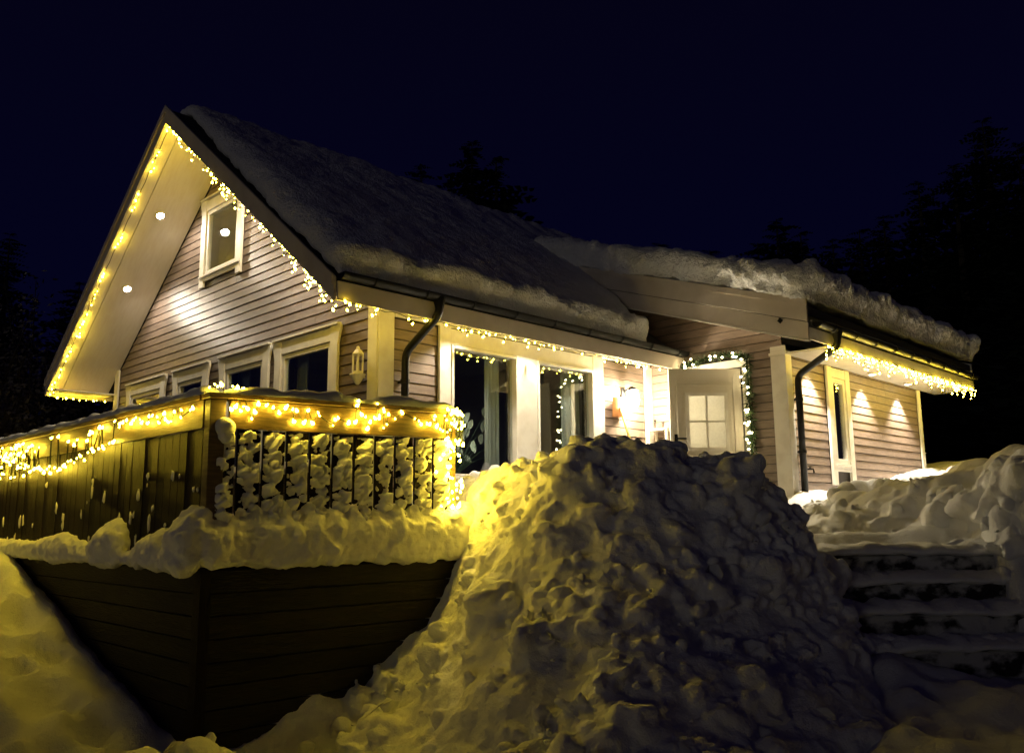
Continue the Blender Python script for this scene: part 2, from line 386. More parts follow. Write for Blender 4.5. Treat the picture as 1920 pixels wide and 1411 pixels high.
# big blocks along the crest and half way down
for px, py, d, r in [(1060, 862, 6.45, .13), (1120, 850, 6.4, .15), (1165, 862, 6.35, .12), (1230, 848, 6.4, .17), (1262, 868, 6.35, .13), (1330, 880, 6.4, .14), (1385, 880, 6.4, .16), (1430, 905, 6.4, .12), (1455, 918, 6.45, .09), (1030, 872, 6.5, .12),
                     (1385, 990, 6.0, .13), (1230, 1020, 5.7, .12), (1290, 1040, 5.65, .13), (1195, 1145, 5.05, .10), (1340, 1100, 5.45, .13), (1480, 1040, 6.1, .13), (1405, 1280, 4.7, .17), (1440, 1300, 4.75, .10), (1500, 1270, 4.95, .10), (1160, 1235, 4.65, .11), (930, 1285, 4.9, .08), (1330, 1190, 5.1, .1), (1020, 955, 6.15, .14), (1120, 950, 5.95, .14), (1550, 1130, 6.15, .13), (1570, 1060, 6.35, .12), (1100, 885, 6.25, .16), (1200, 900, 6.15, .16), (1290, 920, 6.15, .15), (1350, 935, 6.1, .14), (1180, 960, 5.9, .14)]:
    q = atD(px, py, d); LP.append((q[0], q[1], q[2]-.45*r, r*.85, (1, 1, .9), .38))
random.seed(12)
for k in range(70):
    i_ = random.randrange(4); sd = random.random() < .5; a_, b_ = SE[i_]; q = (a_ if sd else b_)+_u*(random.gauss(.0, .10)+(.02 if sd else -.02))+_n*random.uniform(.02, .34)
    r = random.uniform(.03, .10); LP.append((q[0], q[1], q[2]+r*.1, r, (1, 1, .8), .35))
LB = scatter(BANK, 320, .02, .11, 1.5, .8, cond=lambda a, b: .25 if a > 9.3 else 1, jit=.6)+scatter(BANK, 55, .15, .32, 1.5, 1.7, cond=lambda a, b: .35 if a > 9.3 else 1, jit=.7)
pile = pile_obj('snow_pile', PILE, LP, .018, ((.022, 6), (.013, 13), (.009, 32)), 'tall lumpy pile of ploughed snow in front of the cabin door', 'snow pile', sm=2)
for k in range(80):
    t_ = random.random(); a_, b_ = 8.2-1.5*t_+random.uniform(0, .5), 2.75-1.5*t_+random.uniform(-.3, .15); r = random.uniform(.03, .15)
    LB.append((a_, b_, S(a_, b_)[0]-.4*r, r, (1, 1, .9), .5))
# broken crusty chunks lying on the pile
def chunk_mesh(k):
    random.seed(500+k); bm = bmesh.new()
    sx, sy, sz = random.uniform(.8, 1.25), random.uniform(.7, 1.1), random.uniform(.5, .95)
    for _ in range(16):
        v = Vector((random.gauss(0, 1), random.gauss(0, 1), random.gauss(0, 1))).normalized()*random.uniform(.8, 1.05); bm.verts.new((v.x*sx, v.y*sy, v.z*sz))
    bmesh.ops.convex_hull(bm, input=bm.verts)
    bmesh.ops.delete(bm, geom=[v for v in bm.verts if not v.link_faces], context='VERTS')
    bmesh.ops.bevel(bm, geom=list(bm.edges), offset=.10, segments=2, affect='EDGES', profile=.6)
    me = bpy.data.meshes.new('snow_chunk'); bm.to_mesh(me); bm.free(); shade(me); me.materials.append(SNOW); return me
CH = [chunk_mesh(k) for k in range(9)]
random.seed(600)
for (a_, b_, z_, r, sq, jit) in scatter(PILE, 200, .025, .095, 1.7, .25, cond=nod):
    o = bpy.data.objects.new('snow_chunk', random.choice(CH)); col.objects.link(o); o.parent = pile
    o.location = (a_, b_, z_-.03+.1*r); o.scale = (r, r, r); o.rotation_euler = (random.uniform(-.7, .7), random.uniform(-.7, .7), random.random()*6.28)
bank = pile_obj('snow_bank', BANK, LB, .024, ((.10, 2.0), (.05, 4.5), (.018, 10)), 'smooth-topped snow bank along the wing wall right of the stone steps', 'snow bank', sm=2)

# ------------------------------------------------------------------ the cabin
cabin = thing('cabin', 'brown wooden cabin with white trim and deep snow on its roofs', 'cabin', (0, 0, 0))
XG, YM, XW, YW = 5.117, 7.0, 9.8, 4.965      # gable wall, eaves wall, wing side wall, wing front wall
YR, ZR, SL, YE, YB, XR = 10.42, 5.30, .78, 6.42, 14.42, 4.17   # ridge, slope, eave lines, verge
XEND = 14.23
def ztop(y): return ZR-SL*abs(y-YR)
W0, WSL, WX0, WYE, WX1 = 2.43, .335, 9.2, 4.36, 15.0
def wtop(y): return W0+WSL*(y-WYE)
PITCH = .11
def split(lo, hi, cuts):
    segs = [(lo, hi)]
    for a, b in cuts:
        ns = []
        for s0, s1 in segs:
            if b <= s0 or a >= s1: ns.append((s0, s1)); continue
            if a > s0: ns.append((s0, a))
            if b < s1: ns.append((b, s1))
        segs = ns
    return [s for s in segs if s[1]-s[0] > .03]
def boards(parent, axis, c, sgn, lo, hi, z0, z1, openings, matl, roof=None):
    """axis 'x': wall in plane y=c, boards run along x; 'y': plane x=c. sgn = outward direction"""
    z = z0; k = 0
    while z < z1-.01:
        zt = min(z+PITCH, z1); a, b = lo, hi
        a2, b2 = a, b
        if roof:
            a, b = roof(z); a2, b2 = roof(zt); a, a2 = max(a, lo), max(a2, lo); b, b2 = min(b, hi), min(b2, hi)
            if b2-a2 < .05: break
        cuts = [(o[0], o[1]) for o in openings if o[2] < zt-.02 and o[3] > z+.02]
        if not cuts: segs = [(a, b, a2, b2)]
        else:
            segs = []
            for s0, s1 in split(min(a, a2), max(b, b2), cuts):
                segs.append((a if s0 == min(a, a2) else s0, b if s1 == max(b, b2) else s1, a2 if s0 == min(a, a2) else s0, b2 if s1 == max(b, b2) else s1))
        jo = random.uniform(-.0015, .0015); segs2 = []
        for s0, s1, t0, t1 in segs:
            while s1-s0 > 2.6 and random.random() < .75:
                c_ = s0+random.uniform(.9, min(2.9, s1-s0-.6)); segs2.append((s0, c_-.002, t0, c_-.002)); s0 = t0 = c_+.002
            segs2.append((s0, s1, t0, t1))
        for s0, s1, t0, t1 in segs2:
            g = .009
            tb, tt = .021+jo, .012+jo
            q = []
            for (u, zz, th) in ((s0, z, 0), (s1, z, 0), (s1, z, tb), (s0, z, tb), (t0, zt-g, 0), (t1, zt-g, 0), (t1, zt-g, tt), (t0, zt-g, tt)):
                q.append((u, c+sgn*th, zz) if axis == 'x' else (c+sgn*th, u, zz))
            m = MB().hexa(q); o = m.obj('siding_board', matl, parent)
        z += PITCH
def backing(axis, c, sgn, lo, hi, z0, z1, openings, th=.14):
    """wall with real openings"""
    us = sorted({lo, hi, *[o[0] for o in openings], *[o[1] for o in openings]}); zs = sorted({z0, z1, *[o[2] for o in openings], *[o[3] for o in openings]})
    m = MB()
    for i in range(len(us)-1):
        for j in range(len(zs)-1):
            u, v = (us[i]+us[i+1])/2, (zs[j]+zs[j+1])/2
            if any(o[0] < u < o[1] and o[2] < v < o[3] for o in openings): continue
            a = (us[i], c, zs[j]); b = (us[i+1], c-sgn*th, zs[j+1])
            if axis == 'y': a = (a[1], a[0], a[2]); b = (b[1], b[0], b[2])
            m.box(a, b)
    return m.obj('wall', BACK, cabin)
# --- gable wall
GW = [(7.68, 9.0), (9.15, 10.40), (10.75, 11.80), (12.10, 13.47)]
gop = [(a+.12, b-.12, .62, 1.95) for a, b in GW]+[(10.12, 11.0, 3.42, 4.24)]
gw = backing('y', XG, -1, YM, 14.0, -.2, 2.3, [o for o in gop if o[3] < 2.2])
m = MB(); zs0 = 2.3
tri = [(YM, 2.3), (14.0, 2.3), (14.0, ztop(14.0)-.2), (11.0, ztop(11.0)-.2), (11.0, 2.3)]
def gpoly(p): return m.prism([(XG, a, b) for a, b in p], (.14, 0, 0))
gpoly([(YM, 2.3), (10.12, 2.3), (10.12, ztop(10.12)-.2), (YM, ztop(YM)-.2)])
gpoly([(11.0, 2.3), (14.0, 2.3), (14.0, ztop(14.0)-.2), (11.0, ztop(11.0)-.2)])
gpoly([(10.12, 2.3), (11.0, 2.3), (11.0, 3.42), (10.12, 3.42)])
gpoly([(10.12, 4.24), (11.0, 4.24), (11.0, ztop(11.0)-.2), (YR, ZR-.2), (10.12, ztop(10.12)-.2)])
m.obj('wall', BACK, cabin)
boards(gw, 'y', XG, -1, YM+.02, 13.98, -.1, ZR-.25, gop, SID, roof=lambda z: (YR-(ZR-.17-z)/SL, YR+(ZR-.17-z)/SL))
# --- eaves wall with two big windows
BW = [(6.03, 7.07, .50, 1.91), (7.40, 8.47, .50, 1.91)]
ew = backing('x', YM, -1, XG, XW+.0, -.2, 2.35, BW)
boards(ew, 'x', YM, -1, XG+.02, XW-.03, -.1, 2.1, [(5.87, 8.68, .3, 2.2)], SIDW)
# --- wing walls
DO = (5.52, 6.45, 0.0, 1.93)
ws = backing('y', XW, -1, YW+.14, YM-.002, -.2, 3.0, [DO])
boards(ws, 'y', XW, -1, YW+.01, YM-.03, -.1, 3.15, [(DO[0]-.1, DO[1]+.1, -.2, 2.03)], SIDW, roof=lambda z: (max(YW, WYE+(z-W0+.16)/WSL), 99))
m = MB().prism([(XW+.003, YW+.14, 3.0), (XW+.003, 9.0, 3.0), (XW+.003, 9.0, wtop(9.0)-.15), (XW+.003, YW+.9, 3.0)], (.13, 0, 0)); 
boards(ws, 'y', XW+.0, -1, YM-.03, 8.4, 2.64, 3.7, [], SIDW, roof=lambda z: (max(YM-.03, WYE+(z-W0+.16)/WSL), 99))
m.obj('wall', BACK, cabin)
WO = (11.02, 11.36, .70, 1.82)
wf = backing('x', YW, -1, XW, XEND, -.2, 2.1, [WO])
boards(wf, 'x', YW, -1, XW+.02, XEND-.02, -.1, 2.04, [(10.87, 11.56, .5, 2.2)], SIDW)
m = MB().box((XEND-.14, YW+.142, -.2), (XEND, 14, 2.4)); m.box((XG+.15, 13.86, -.2), (XEND-.15, 14.0, 2.4)); m.obj('wall', BACK, cabin)
# --- corner boards
def trim(a, b, m=WHITE, name='corner_board', par=None, bev=.004): return MB().box(a, b).obj(name, m, par or cabin, bevel=bev)
trim((XG-.045, YM-.05, -.2), (XG+.15, YM-.026, 2.21)); trim((XG-.05, YM-.024, -.2), (XG-.026, YM+.14, 2.35))
trim((XG-.05, 13.87, -.2), (XG-.026, 14.03, 2.42)); 
trim((9.62, YM-.055, -.2), (9.78, YM-.026, 2.10))
trim((XW-.052, YW-.052, -.2), (XW-.026, YW+.15, 2.12)); trim((XW-.024, YW-.05, -.2), (XW+.11, YW-.026, 2.06))
trim((XW-.066, YW-.066, 2.0), (XW-.053, YW+.165, 2.04), name='capital'); 
trim((XEND-.10, YW-.05, -.2), (XEND+.02, YW-.026, 2.0))
trim((XG+.16, YM-.05, 2.105), (9.75, YM-.027, 2.235), name='frieze')

# --- roofs
def slab(poly, th, m, name, par=cabin):   # poly on the top plane, thickness straight down
    return MB().prism(poly, (0, 0, -th)).obj(name, m, par)
X1 = 9.14
slab([(XR+.03, YE, ztop(YE)), (XW, YE, ztop(YE)), (XW, YR, ZR), (XR+.03, YR, ZR)], .12, ROOFM, 'roof')
slab([(XR+.03, YR, ZR), (XEND+.5, YR, ZR), (XEND+.5, YB, ztop(YB)), (XR+.03, YB, ztop(YB))], .12, ROOFM, 'roof')
slab([(XW+.002, 8.0, ztop(8.0)), (XEND+.5, 8.0, ztop(8.0)), (XEND+.5, YR, ZR), (XW+.002, YR, ZR)], .12, ROOFM, 'roof')
slab([(WX0+.03, WYE, W0), (WX1, WYE, W0), (WX1, 8.62, wtop(8.62)), (WX0+.03, 8.62, wtop(8.62))], .10, ROOFM, 'roof')
# gable soffit boards (panels across the overhang, one joint line parallel to the verge)
so = None
for side in (1, -1):
    ye = YB if side > 0 else YE
    for xa, xb in ((XR+.03, XR+.225), (XR+.235, XG-.028)):
        n = 5
        p = [(xa, YR, ZR-.125), (xb, YR, ZR-.125), (xb, ye, ztop(ye)-.125), (xa, ye, ztop(ye)-.125)]
        so = MB().prism(p, (0, 0, -.03)).obj('soffit', CREAM, cabin)
# verge boards: an outer board and a narrower cover board
for side in (1, -1):
    ye = YB if side > 0 else YE
    p = [(XR, YR, ZR+.03), (XR, ye+.0*side, ztop(ye)+.03), (XR, ye, ztop(ye)-.20), (XR, YR, ZR-.20)]
    MB().prism(p, (.03, 0, 0)).obj('verge_board', FASC, cabin, bevel=.004)
    p = [(XR-.022, YR, ZR+.045), (XR-.022, ye, ztop(ye)+.045), (XR-.022, ye, ztop(ye)-.055), (XR-.022, YR, ZR-.055)]
    MB().prism(p, (.02, 0, 0)).obj('cover_board', FASC, cabin, bevel=.003)
# front eave: fascia, soffit, gutter
MB().box((XR+.032, YE-.025, 1.985), (XW-.03, YE, 2.165)).obj('fascia', FASC, cabin, bevel=.003)
MB().box((XG-.0, YE+.002, 2.24), (XW-.03, YM-.028, 2.262)).obj('soffit', WHITE, cabin)
MB().box((XR+.035, YB, 1.98), (XEND, YB+.025, 2.165)).obj('fascia', FASC, cabin)
MB().prism([(XG-.028, YB-.005, 2.03), (XG-.028, 14.0, 2.03), (XR+.033, 14.0, 2.03), (XR+.033, YB-.005, 2.03)], (0, 0, .02)).obj('soffit', CREAM, cabin)
def gutter(x0, x1, y, z, r=.062):
    m = MB(); n = 10
    for i, xx in enumerate((x0, x1)):
        for rr in (r, r-.008):
            for k in range(n+1):
                t = math.pi+math.pi*k/n
                m.v.append((xx, y+rr*math.cos(t), z+rr*math.sin(t)))
    a, b, c, d = 0, n+1, 2*(n+1), 3*(n+1)
    for k in range(n):
        m.f += [(a+k, a+k+1, c+k+1, c+k), (b+k, d+k, d+k+1, b+k+1)]
        m.f += [(a+k, b+k, b+k+1, a+k+1), (c+k, c+k+1, d+k+1, d+k)]
    m.f += [(a, c, d, b), (a+n, b+n, d+n, c+n)]
    m.add([(x0+.002, y+(r-.001)*math.cos(math.pi+math.pi*k/n), z+(r-.001)*math.sin(math.pi+math.pi*k/n)) for k in range(n+1)], [tuple(range(n+1))])
    g = m.obj('gutter', BLACK, cabin, smooth=False)
    x = x0+.35
    while x < x1:
        h = MB().tube([(x, y+(r+.008)*math.cos(math.pi+math.pi*k/8), z+(r+.008)*math.sin(math.pi+math.pi*k/8)) for k in range(9)], .007, 6)
        h.obj('bracket', BLACK, g); x += .62
    return g
g1 = gutter(4.19, 9.72, YE-.09, 2.225)
g2 = gutter(WX0+.12, WX1-.05, WYE-.085, 2.235)
def pipe(pts, r=.042): 
    # rounded bends
    P_ = [Vector(p) for p in pts]; out = [P_[0]]
    for i in range(1, len(P_)-1):
        a, b, c = P_[i-1], P_[i], P_[i+1]; d0 = (a-b).normalized(); d1 = (c-b).normalized(); k = min(.09, (a-b).length*.45, (c-b).length*.45)
        for t in (0, .25, .5, .75, 1):
            out.append((b+d0*k)*(1-t)**2+b*2*t*(1-t)+(b+d1*k)*t*t)
    out.append(P_[-1])
    return MB().tube(out, r, 12).obj('downpipe', BLACK, cabin, smooth=True)
p1 = pipe([(5.35, YE-.09, 2.19), (5.35, YE-.09, 2.03), (5.36, YM-.12, 1.72), (5.36, YM-.12, -.1)])
MB().lathe([(.035, -.09), (.05, -.02), (.068, .04), (.07, .06)], 12, (5.35, YE-.09, 2.14)).obj('outlet', BLACK, p1)
for z in (1.42, .8): MB().lathe([(.05, -.02), (.05, .02)], 12, (5.36, YM-.12, z)).box((5.34, YM-.12, z-.012), (5.38, YM-.02, z+.012)).obj('clip', BLACK, p1)
p2 = pipe([(9.83, WYE-.085, 2.20), (9.83, WYE-.085, 2.02), (9.93, YW-.11, 1.75), (9.93, YW-.11, -.1)])
MB().lathe([(.035, -.09), (.05, -.02), (.068, .04), (.07, .06)], 12, (9.83, WYE-.085, 2.15)).obj('outlet', BLACK, p2)
for z in (1.45, .8): MB().lathe([(.05, -.02), (.05, .02)], 12, (9.93, YW-.11, z)).box((9.91, YW-.11, z-.012), (9.95, YW-.02, z+.012)).obj('clip', BLACK, p2)
# wing verge: two deep boards, trim strip, soffits
def wpoly(x, y0, y1, dz0, dz1): return [(x, y0, wtop(y0)+dz0), (x, y1, wtop(y1)+dz0), (x, y1, wtop(y1)+dz1), (x, y0, wtop(y0)+dz1)]
MB().prism(wpoly(WX0, WYE-.02, 8.4, -.19, .05), (.03, 0, 0)).obj('verge_board', WHITE if 0 else FASC, cabin, bevel=.004)
MB().prism(wpoly(WX0+.01, WYE-.02, 8.4, -.40, -.197), (.03, 0, 0)).obj('verge_board', FASC, cabin, bevel=.004)
MB().prism(wpoly(WX0+.005, WYE-.02, 8.4, -.425, -.404), (.06, 0, 0)).obj('drip_edge', WHITE, cabin)
MB().prism(wpoly(WX0-.016, WYE-.03, 8.4, .0, .075), (.014, 0, 0)).obj('cover_board', FASC, cabin)
MB().lathe([(.0, 0), (.035, .0), (.035, .012), (0, .012)], 4, (0, 0, 0)).obj('diamond_plate', BLACK, cabin)
dp = bpy.data.objects['diamond_plate']; q = onX(1463, 601, WX0-.002); dp.location = q; dp.rotation_euler = (0, -math.pi/2, 0)
MB().prism([(WX0+.045, WYE, wtop(WYE)-.30), (XW-.028, WYE, wtop(WYE)-.30), (XW-.028, 7.9, wtop(7.9)-.30), (WX0+.045, 7.9, wtop(7.9)-.30)], (0, 0, .02)).obj('soffit', CREAM, cabin)
MB().box((WX0+.045, WYE-.028, 2.03), (WX1, WYE-.003, 2.17)).obj('fascia', WHITE, cabin)
MB().box((XW-.024, WYE, 2.01), (WX1-.03, YW-.027, 2.03)).obj('soffit', WHITE, cabin)
MB().prism(wpoly(WX1, WYE-.02, 8.4, -.22, .03), (.03, 0, 0)).obj('verge_board', WHITE, cabin)
# interior
m = MB(); m.box((XG+.15, YM+.15, -.22), (XEND-.15, 13.8, -.02)); m.obj('floor', INTER, cabin)
m = MB(); m.box((XG+.15, 11.2, -.02), (XEND-.2, 11.3, 2.3)); m.box((9.15, YM+.16, -.02), (9.25, 11.19, 2.3)); m.box((11.9, YW+.16, -.02), (12.0, 11.1, 2.0)); m.obj('interior_wall', INTER, cabin)
MB().box((XG+.145, YM+.15, 2.32), (XW-.1, 13.8, 2.36)).obj('ceiling', INTER, cabin)
MB().box((7.0, 9.3, 2.4), (7.1, 11.6, 4.6)).obj('interior_wall', INTER, cabin)

# --- windows
def pane(a, b, par):
    return MB().box(a, b).obj('pane', GLASS, par)
def win_gable(y0, y1, z0, z1, ears=.10, t=.11, mullion=False):
    """white framed casement with flared side casings; plane x = XG"""
    x = XG-.028
    f = MB(); f.box((x-.035, y0, z0-.16), (x, y0+t, z1+.16)); f.box((x-.035, y1-t, z0-.16), (x, y1, z1+.16))
    f.box((x-.03, y0+t+.001, z1-.005), (x-.002, y1-t-.001, z1+.145)); f.box((x-.03, y0+t+.001, z0-.08), (x-.002, y1-t-.001, z0+.005))
    wdw = f.obj('window', WHITE, cabin, bevel=.004)
    for yy in (y0, y1):      # carved ends of the casings
        for zz, sg in ((z1+.16, -1), (z0-.16, 1)):
            s = -1 if yy == y0 else 1
            c = yy; pr = [(x-.034, c, zz), (x-.034, c+s*ears*.5, zz), (x-.034, c+s*ears*.5, zz+sg*.05), (x-.034, c+s*ears*.25, zz+sg*.12), (x-.034, c, zz+sg*.22)]
            if sg < 0: MB().prism(pr, (.03, 0, 0)).obj('casing_ear', WHITE, wdw)
    MB().box((x-.06, y0-.03, z1+.162), (x, y1+.03, z1+.185)).obj('drip_cap', WHITE, wdw)
    a, b = y0+t+.006, y1-t-.006
    s = MB(); d0, d1 = x-.015, x+.04; q = .055
    s.box((d0, a, z0+.01), (d1, a+q, z1-.01)); s.box((d0, b-q, z0+.01), (d1, b, z1-.01)); s.box((d0, a+q, z1-.01-q), (d1, b-q, z1-.01)); s.box((d0, a+q, z0+.01), (d1, b-q, z0+.01+q))
    s.obj('sash', WHITE, wdw, bevel=.004)
    MB().box((x-.055, y0+.02, z0-.02), (x+.01, y1-.02, z0+.0)).obj('sill', WHITE, wdw)
    pane((x+.012, a+q-.01, z0+.01+q-.01), (x+.018, b-q+.01, z1-.01-q+.01), wdw)
    return wdw
for a, b in GW: win_gable(a, b, .62, 1.95, t=.14)
uw = win_gable(9.97, 11.15, 3.36, 4.30, t=.13)
for a, b in GW[:2]:
    m = MB(); n = 14; yy = b-.32
    m.v = [(XG+.2+.02*math.sin(k*1.7), yy+k*.2/n, z) for z in (.5, 1.95) for k in range(n+1)]; m.f = [(k, k+1, n+2+k, n+1+k) for k in range(n)]
    m.obj('curtain', CURT, cabin, smooth=True)
# big eaves-wall windows in one white surround
y = YM-.028
f = MB()
f.box((5.87, y-.04, .30), (6.03, y, 2.10)); f.box((8.47, y-.04, .30), (8.68, y, 2.10)); f.box((7.07, y-.04, .44), (7.40, y, 1.915))
f.box((6.031, y-.036, 1.916), (8.469, y, 2.09)); f.box((6.031, y-.036, .30), (8.469, y, .435))
bigw = f.obj('window', WHITE, cabin, bevel=.005)
for (a, b, z0, z1) in BW:
    s = MB(); q = .035; d0, d1 = y-.055, y+.06
    a += .002; b -= .002
    s.box((a, d0, .438), (a+q, d1, z1)); s.box((b-q, d0, .438), (b, d1, z1)); s.box((a+q, d0, z1-q), (b-q, d1, z1)); s.box((a+q, d0, .438), (b-q, d1, .438+q+.03))
    sh = s.obj('sash', WHITE, bigw, bevel=.005)
    pane((a+q-.012, y+.02, .48), (b-q+.012, y+.026, z1-q+.012), bigw)
m = MB(); n = 16
m.v = [(6.80+k*.22/n, YM+.22+.018*math.sin(k*1.5), z) for z in (.1, 1.98) for k in range(n+1)]; m.f = [(k, k+1, n+2+k, n+1+k) for k in range(n)]
m.obj('curtain', CURT, cabin, smooth=True)
m = MB()
m.v = [(8.15+k*.34/n, YM+.22+.018*math.sin(k*1.5), z) for z in (.1, 1.98) for k in range(n+1)]; m.f = [(k, k+1, n+2+k, n+1+k) for k in range(n)]
m.obj('curtain', CURT, cabin, smooth=True)
# narrow wing window
y = YW-.028
f = MB(); f.box((10.87, y-.035, .42), (11.0, y, 2.0)); f.box((11.43, y-.035, .42), (11.56, y, 2.0)); f.box((11.001, y-.03, 1.86), (11.429, y-.002, 1.99)); f.box((11.001, y-.03, .60), (11.429, y-.002, .70))
nw = f.obj('window', WHITE, cabin, bevel=.004)
s = MB(); s.box((11.004, y-.02, .703), (11.07, y+.05, 1.857)); s.box((11.36, y-.02, .703), (11.426, y+.05, 1.857)); s.box((11.07, y-.02, 1.79), (11.36, y+.05, 1.857)); s.box((11.07, y-.02, .703), (11.36, y+.05, .77)); s.obj('sash', WHITE, nw, bevel=.004)
pane((11.065, y+.01, .765), (11.365, y+.016, 1.795), nw)
MB().box((10.98, y-.06, .68), (11.45, y+.0, .698)).obj('sill', WHITE, nw)
m = MB(); m.v = [(10.98+k*.42/n, YW+.2+.012*math.sin(k*1.5), z) for z in (.1, 1.98) for k in range(n+1)]; m.f = [(k, k+1, n+2+k, n+1+k) for k in range(n)]
m.obj('curtain', CURT, cabin, smooth=True)

# --- door: frame and open leaf
f = MB(); x = XW-.03
f.box((x-.03, DO[0]-.10, -.1), (x, DO[0], 2.03)); f.box((x-.03, DO[1], -.1), (x, DO[1]+.10, 2.03)); f.box((x-.03, DO[0]+.001, 1.93), (x, DO[1]-.001, 2.03))
f.box((x+.001, DO[0]-.02, -.1), (x+.15, DO[0]+.0, 1.95)); f.box((x+.001, DO[1], -.1), (x+.15, DO[1]+.02, 1.95))
door = f.obj('door_frame', WHITE, cabin, bevel=.004)
DOORM = mat('door_paint', (.62, .57, .47), .4, bump=.06, bump_scale=30)
FROST = mat('frosted_pane', (.8, .78, .7), .3, noise_scale=40, noise_mix=(.65, .63, .56))
fn = FROST.node_tree.nodes; tl = fn.new('ShaderNodeBsdfTranslucent'); tl.inputs[0].default_value = (.80, .80, .74, 1); mxs = fn.new('ShaderNodeMixShader'); mxs.inputs[0].default_value = .6
FROST.node_tree.links.new(fn['Principled BSDF'].outputs[0], mxs.inputs[1]); FROST.node_tree.links.new(tl.outputs[0], mxs.inputs[2]); FROST.node_tree.links.new(mxs.outputs[0], fn['Material Output'].inputs[0])
th = R_(47); LW = .93
ex = np.array([-math.sin(th), math.cos(th), 0]); en = np.array([-math.cos(th), -math.sin(th), 0])   # along the leaf, outer face normal
H0 = np.array([XW-.07, 5.535, 0])
def dbox(m, u0, u1, n0, n1, z0, z1):
    q = [H0+ex*u+en*n+np.array([0, 0, z]) for z in (z0, z1) for u, n in ((u0, n0), (u1, n0), (u1, n1), (u0, n1))]
    return m.hexa(q)
m = MB(); pu0, pu1, pz0, pz1 = .215, .70, .88, 1.56
for (u0, u1, z0, z1) in ((0, pu0, 0, 1.90), (pu1, LW, 0, 1.90), (pu0, pu1, 0, pz0), (pu0, pu1, pz1, 1.90)): dbox(m, u0, u1, -.05, 0, z0, z1)
leaf = m.obj('door', DOORM, cabin, bevel=.0)
for u in (.10, .83): dbox(MB(), u-.008, u+.008, 0, .014, .12, 1.80).obj('moulding', DOORM, leaf)
for z in (1.72, 1.68): dbox(MB(), .109, .821, 0, .014, z, z+.016).obj('moulding', DOORM, leaf)
for z in (.70, .66, .14): dbox(MB(), .109, .821, 0, .014, z, z+.016).obj('moulding', DOORM, leaf)
for u in (.02, .06, .15, .185, .735, .77, .87, .905): dbox(MB(), u-.002, u+.002, -.0005, .0035, .02, 1.89).obj('groove_strip', DOORM, leaf)
m = MB()
for (u0, u1, z0, z1) in ((pu0-.03, pu0+.012, pz0-.03, pz1+.03), (pu1-.012, pu1+.03, pz0-.03, pz1+.03), (pu0+.012, pu1-.012, pz1-.012, pz1+.03), (pu0+.012, pu1-.012, pz0-.03, pz0+.012)): dbox(m, u0, u1, .0005, .014, z0, z1)
um = (pu0+pu1)/2; zm = (pz0+pz1)/2
dbox(m, um-.012, um+.012, -.02, .012, pz0+.012, pz1-.012); dbox(m, pu0+.012, um-.012, -.02, .011, zm-.012, zm+.012); dbox(m, um+.012, pu1-.012, -.02, .011, zm-.012, zm+.012)
m.obj('glazing_bars', WHITE, leaf)
for u0, u1 in ((pu0, um), (um, pu1)):
    for z0, z1 in ((pz0, zm), (zm, pz1)): dbox(MB(), u0+.003, u1-.003, -.030, -.024, z0+.003, z1-.003).obj('pane', FROST, leaf)
m = MB(); dbox(m, LW-.085, LW-.045, .001, .012, .86, 1.06); 
a = H0+ex*(LW-.065)+np.array([0, 0, 1.0]); m.tube([a+en*.01, a+en*.055, a+en*.058-ex*.12], .010, 8)
m.obj('handle', BLACK, leaf)
MB().box((XW-.55, DO[0]-.1, -.14), (XW-.03, DO[1]+.1, -.03)).obj('doorstep', RAILW, cabin)

# ------------------------------------------------------------------ lights built into the soffits
LENS = emis('downlight_lens', WARM, 90)
LENS2 = emis('eave_downlight_lens', WARM, 14)
def downlight(p, power, nrm=(0, 0, -1), size=125, lens=LENS, r=.05, blend=.6, aim=None):
    ring = MB().lathe([(r+.018, .006), (r+.018, -.012), (r, -.016), (r, .004)], 16).obj('downlight', WHITE, cabin)
    q = Vector(nrm).to_track_quat('-Z', 'Y')
    ring.location = p; ring.rotation_euler = q.to_euler()
    l = MB().lathe([(r-.001, -.004), (r*.8, -.014), (r*.3, -.020)], 14).obj('lens', lens, None); l.parent = ring
    L = bpy.data.lights.new('lamp', 'SPOT'); L.energy = power; L.color = WARM; L.spot_size = R_(size); L.spot_blend = blend; L.shadow_soft_size = r
    o = bpy.data.objects.new('lamp', L); col.objects.link(o); o.parent = ring; o.location = (0, 0, -.03)
    if aim is not None: o.rotation_euler = (q.inverted() @ Vector(aim).to_track_quat('-Z', 'Y')).to_euler()
    return ring
sn = Vector((0, -SL, -1)).normalized()
for px, py in ((300, 403), (238, 540)):
    # meet the sight line with the soffit plane on the rear slope
    d = ray(px, py); t = (ZR-.156+SL*YR)/(d[2]+SL*d[1]); p = d*t
    downlight(Vector(p)+sn*.012, DOWN_W, sn, 165, aim=(.25, -.35, -1), blend=.8)
sn2 = Vector((0, SL, -1)).normalized()
for yy in (9.3, 8.1):
    downlight(Vector((4.66, yy, ztop(yy)-.157))+sn2*.012, DOWN_W*.8, sn2, 165, aim=(.25, .3, -1), blend=.8)
for xx in (6.05, 7.2, 8.45): downlight((xx, 6.60, 2.232), EAVE_W, size=110, lens=LENS2)
for px, py in ((1510, 690), (1612, 735), (1680, 755)):
    q = onY(px, py, YW); downlight((q[0], YW-.20, 2.0), WING_W, size=92, lens=LENS2, blend=.45)

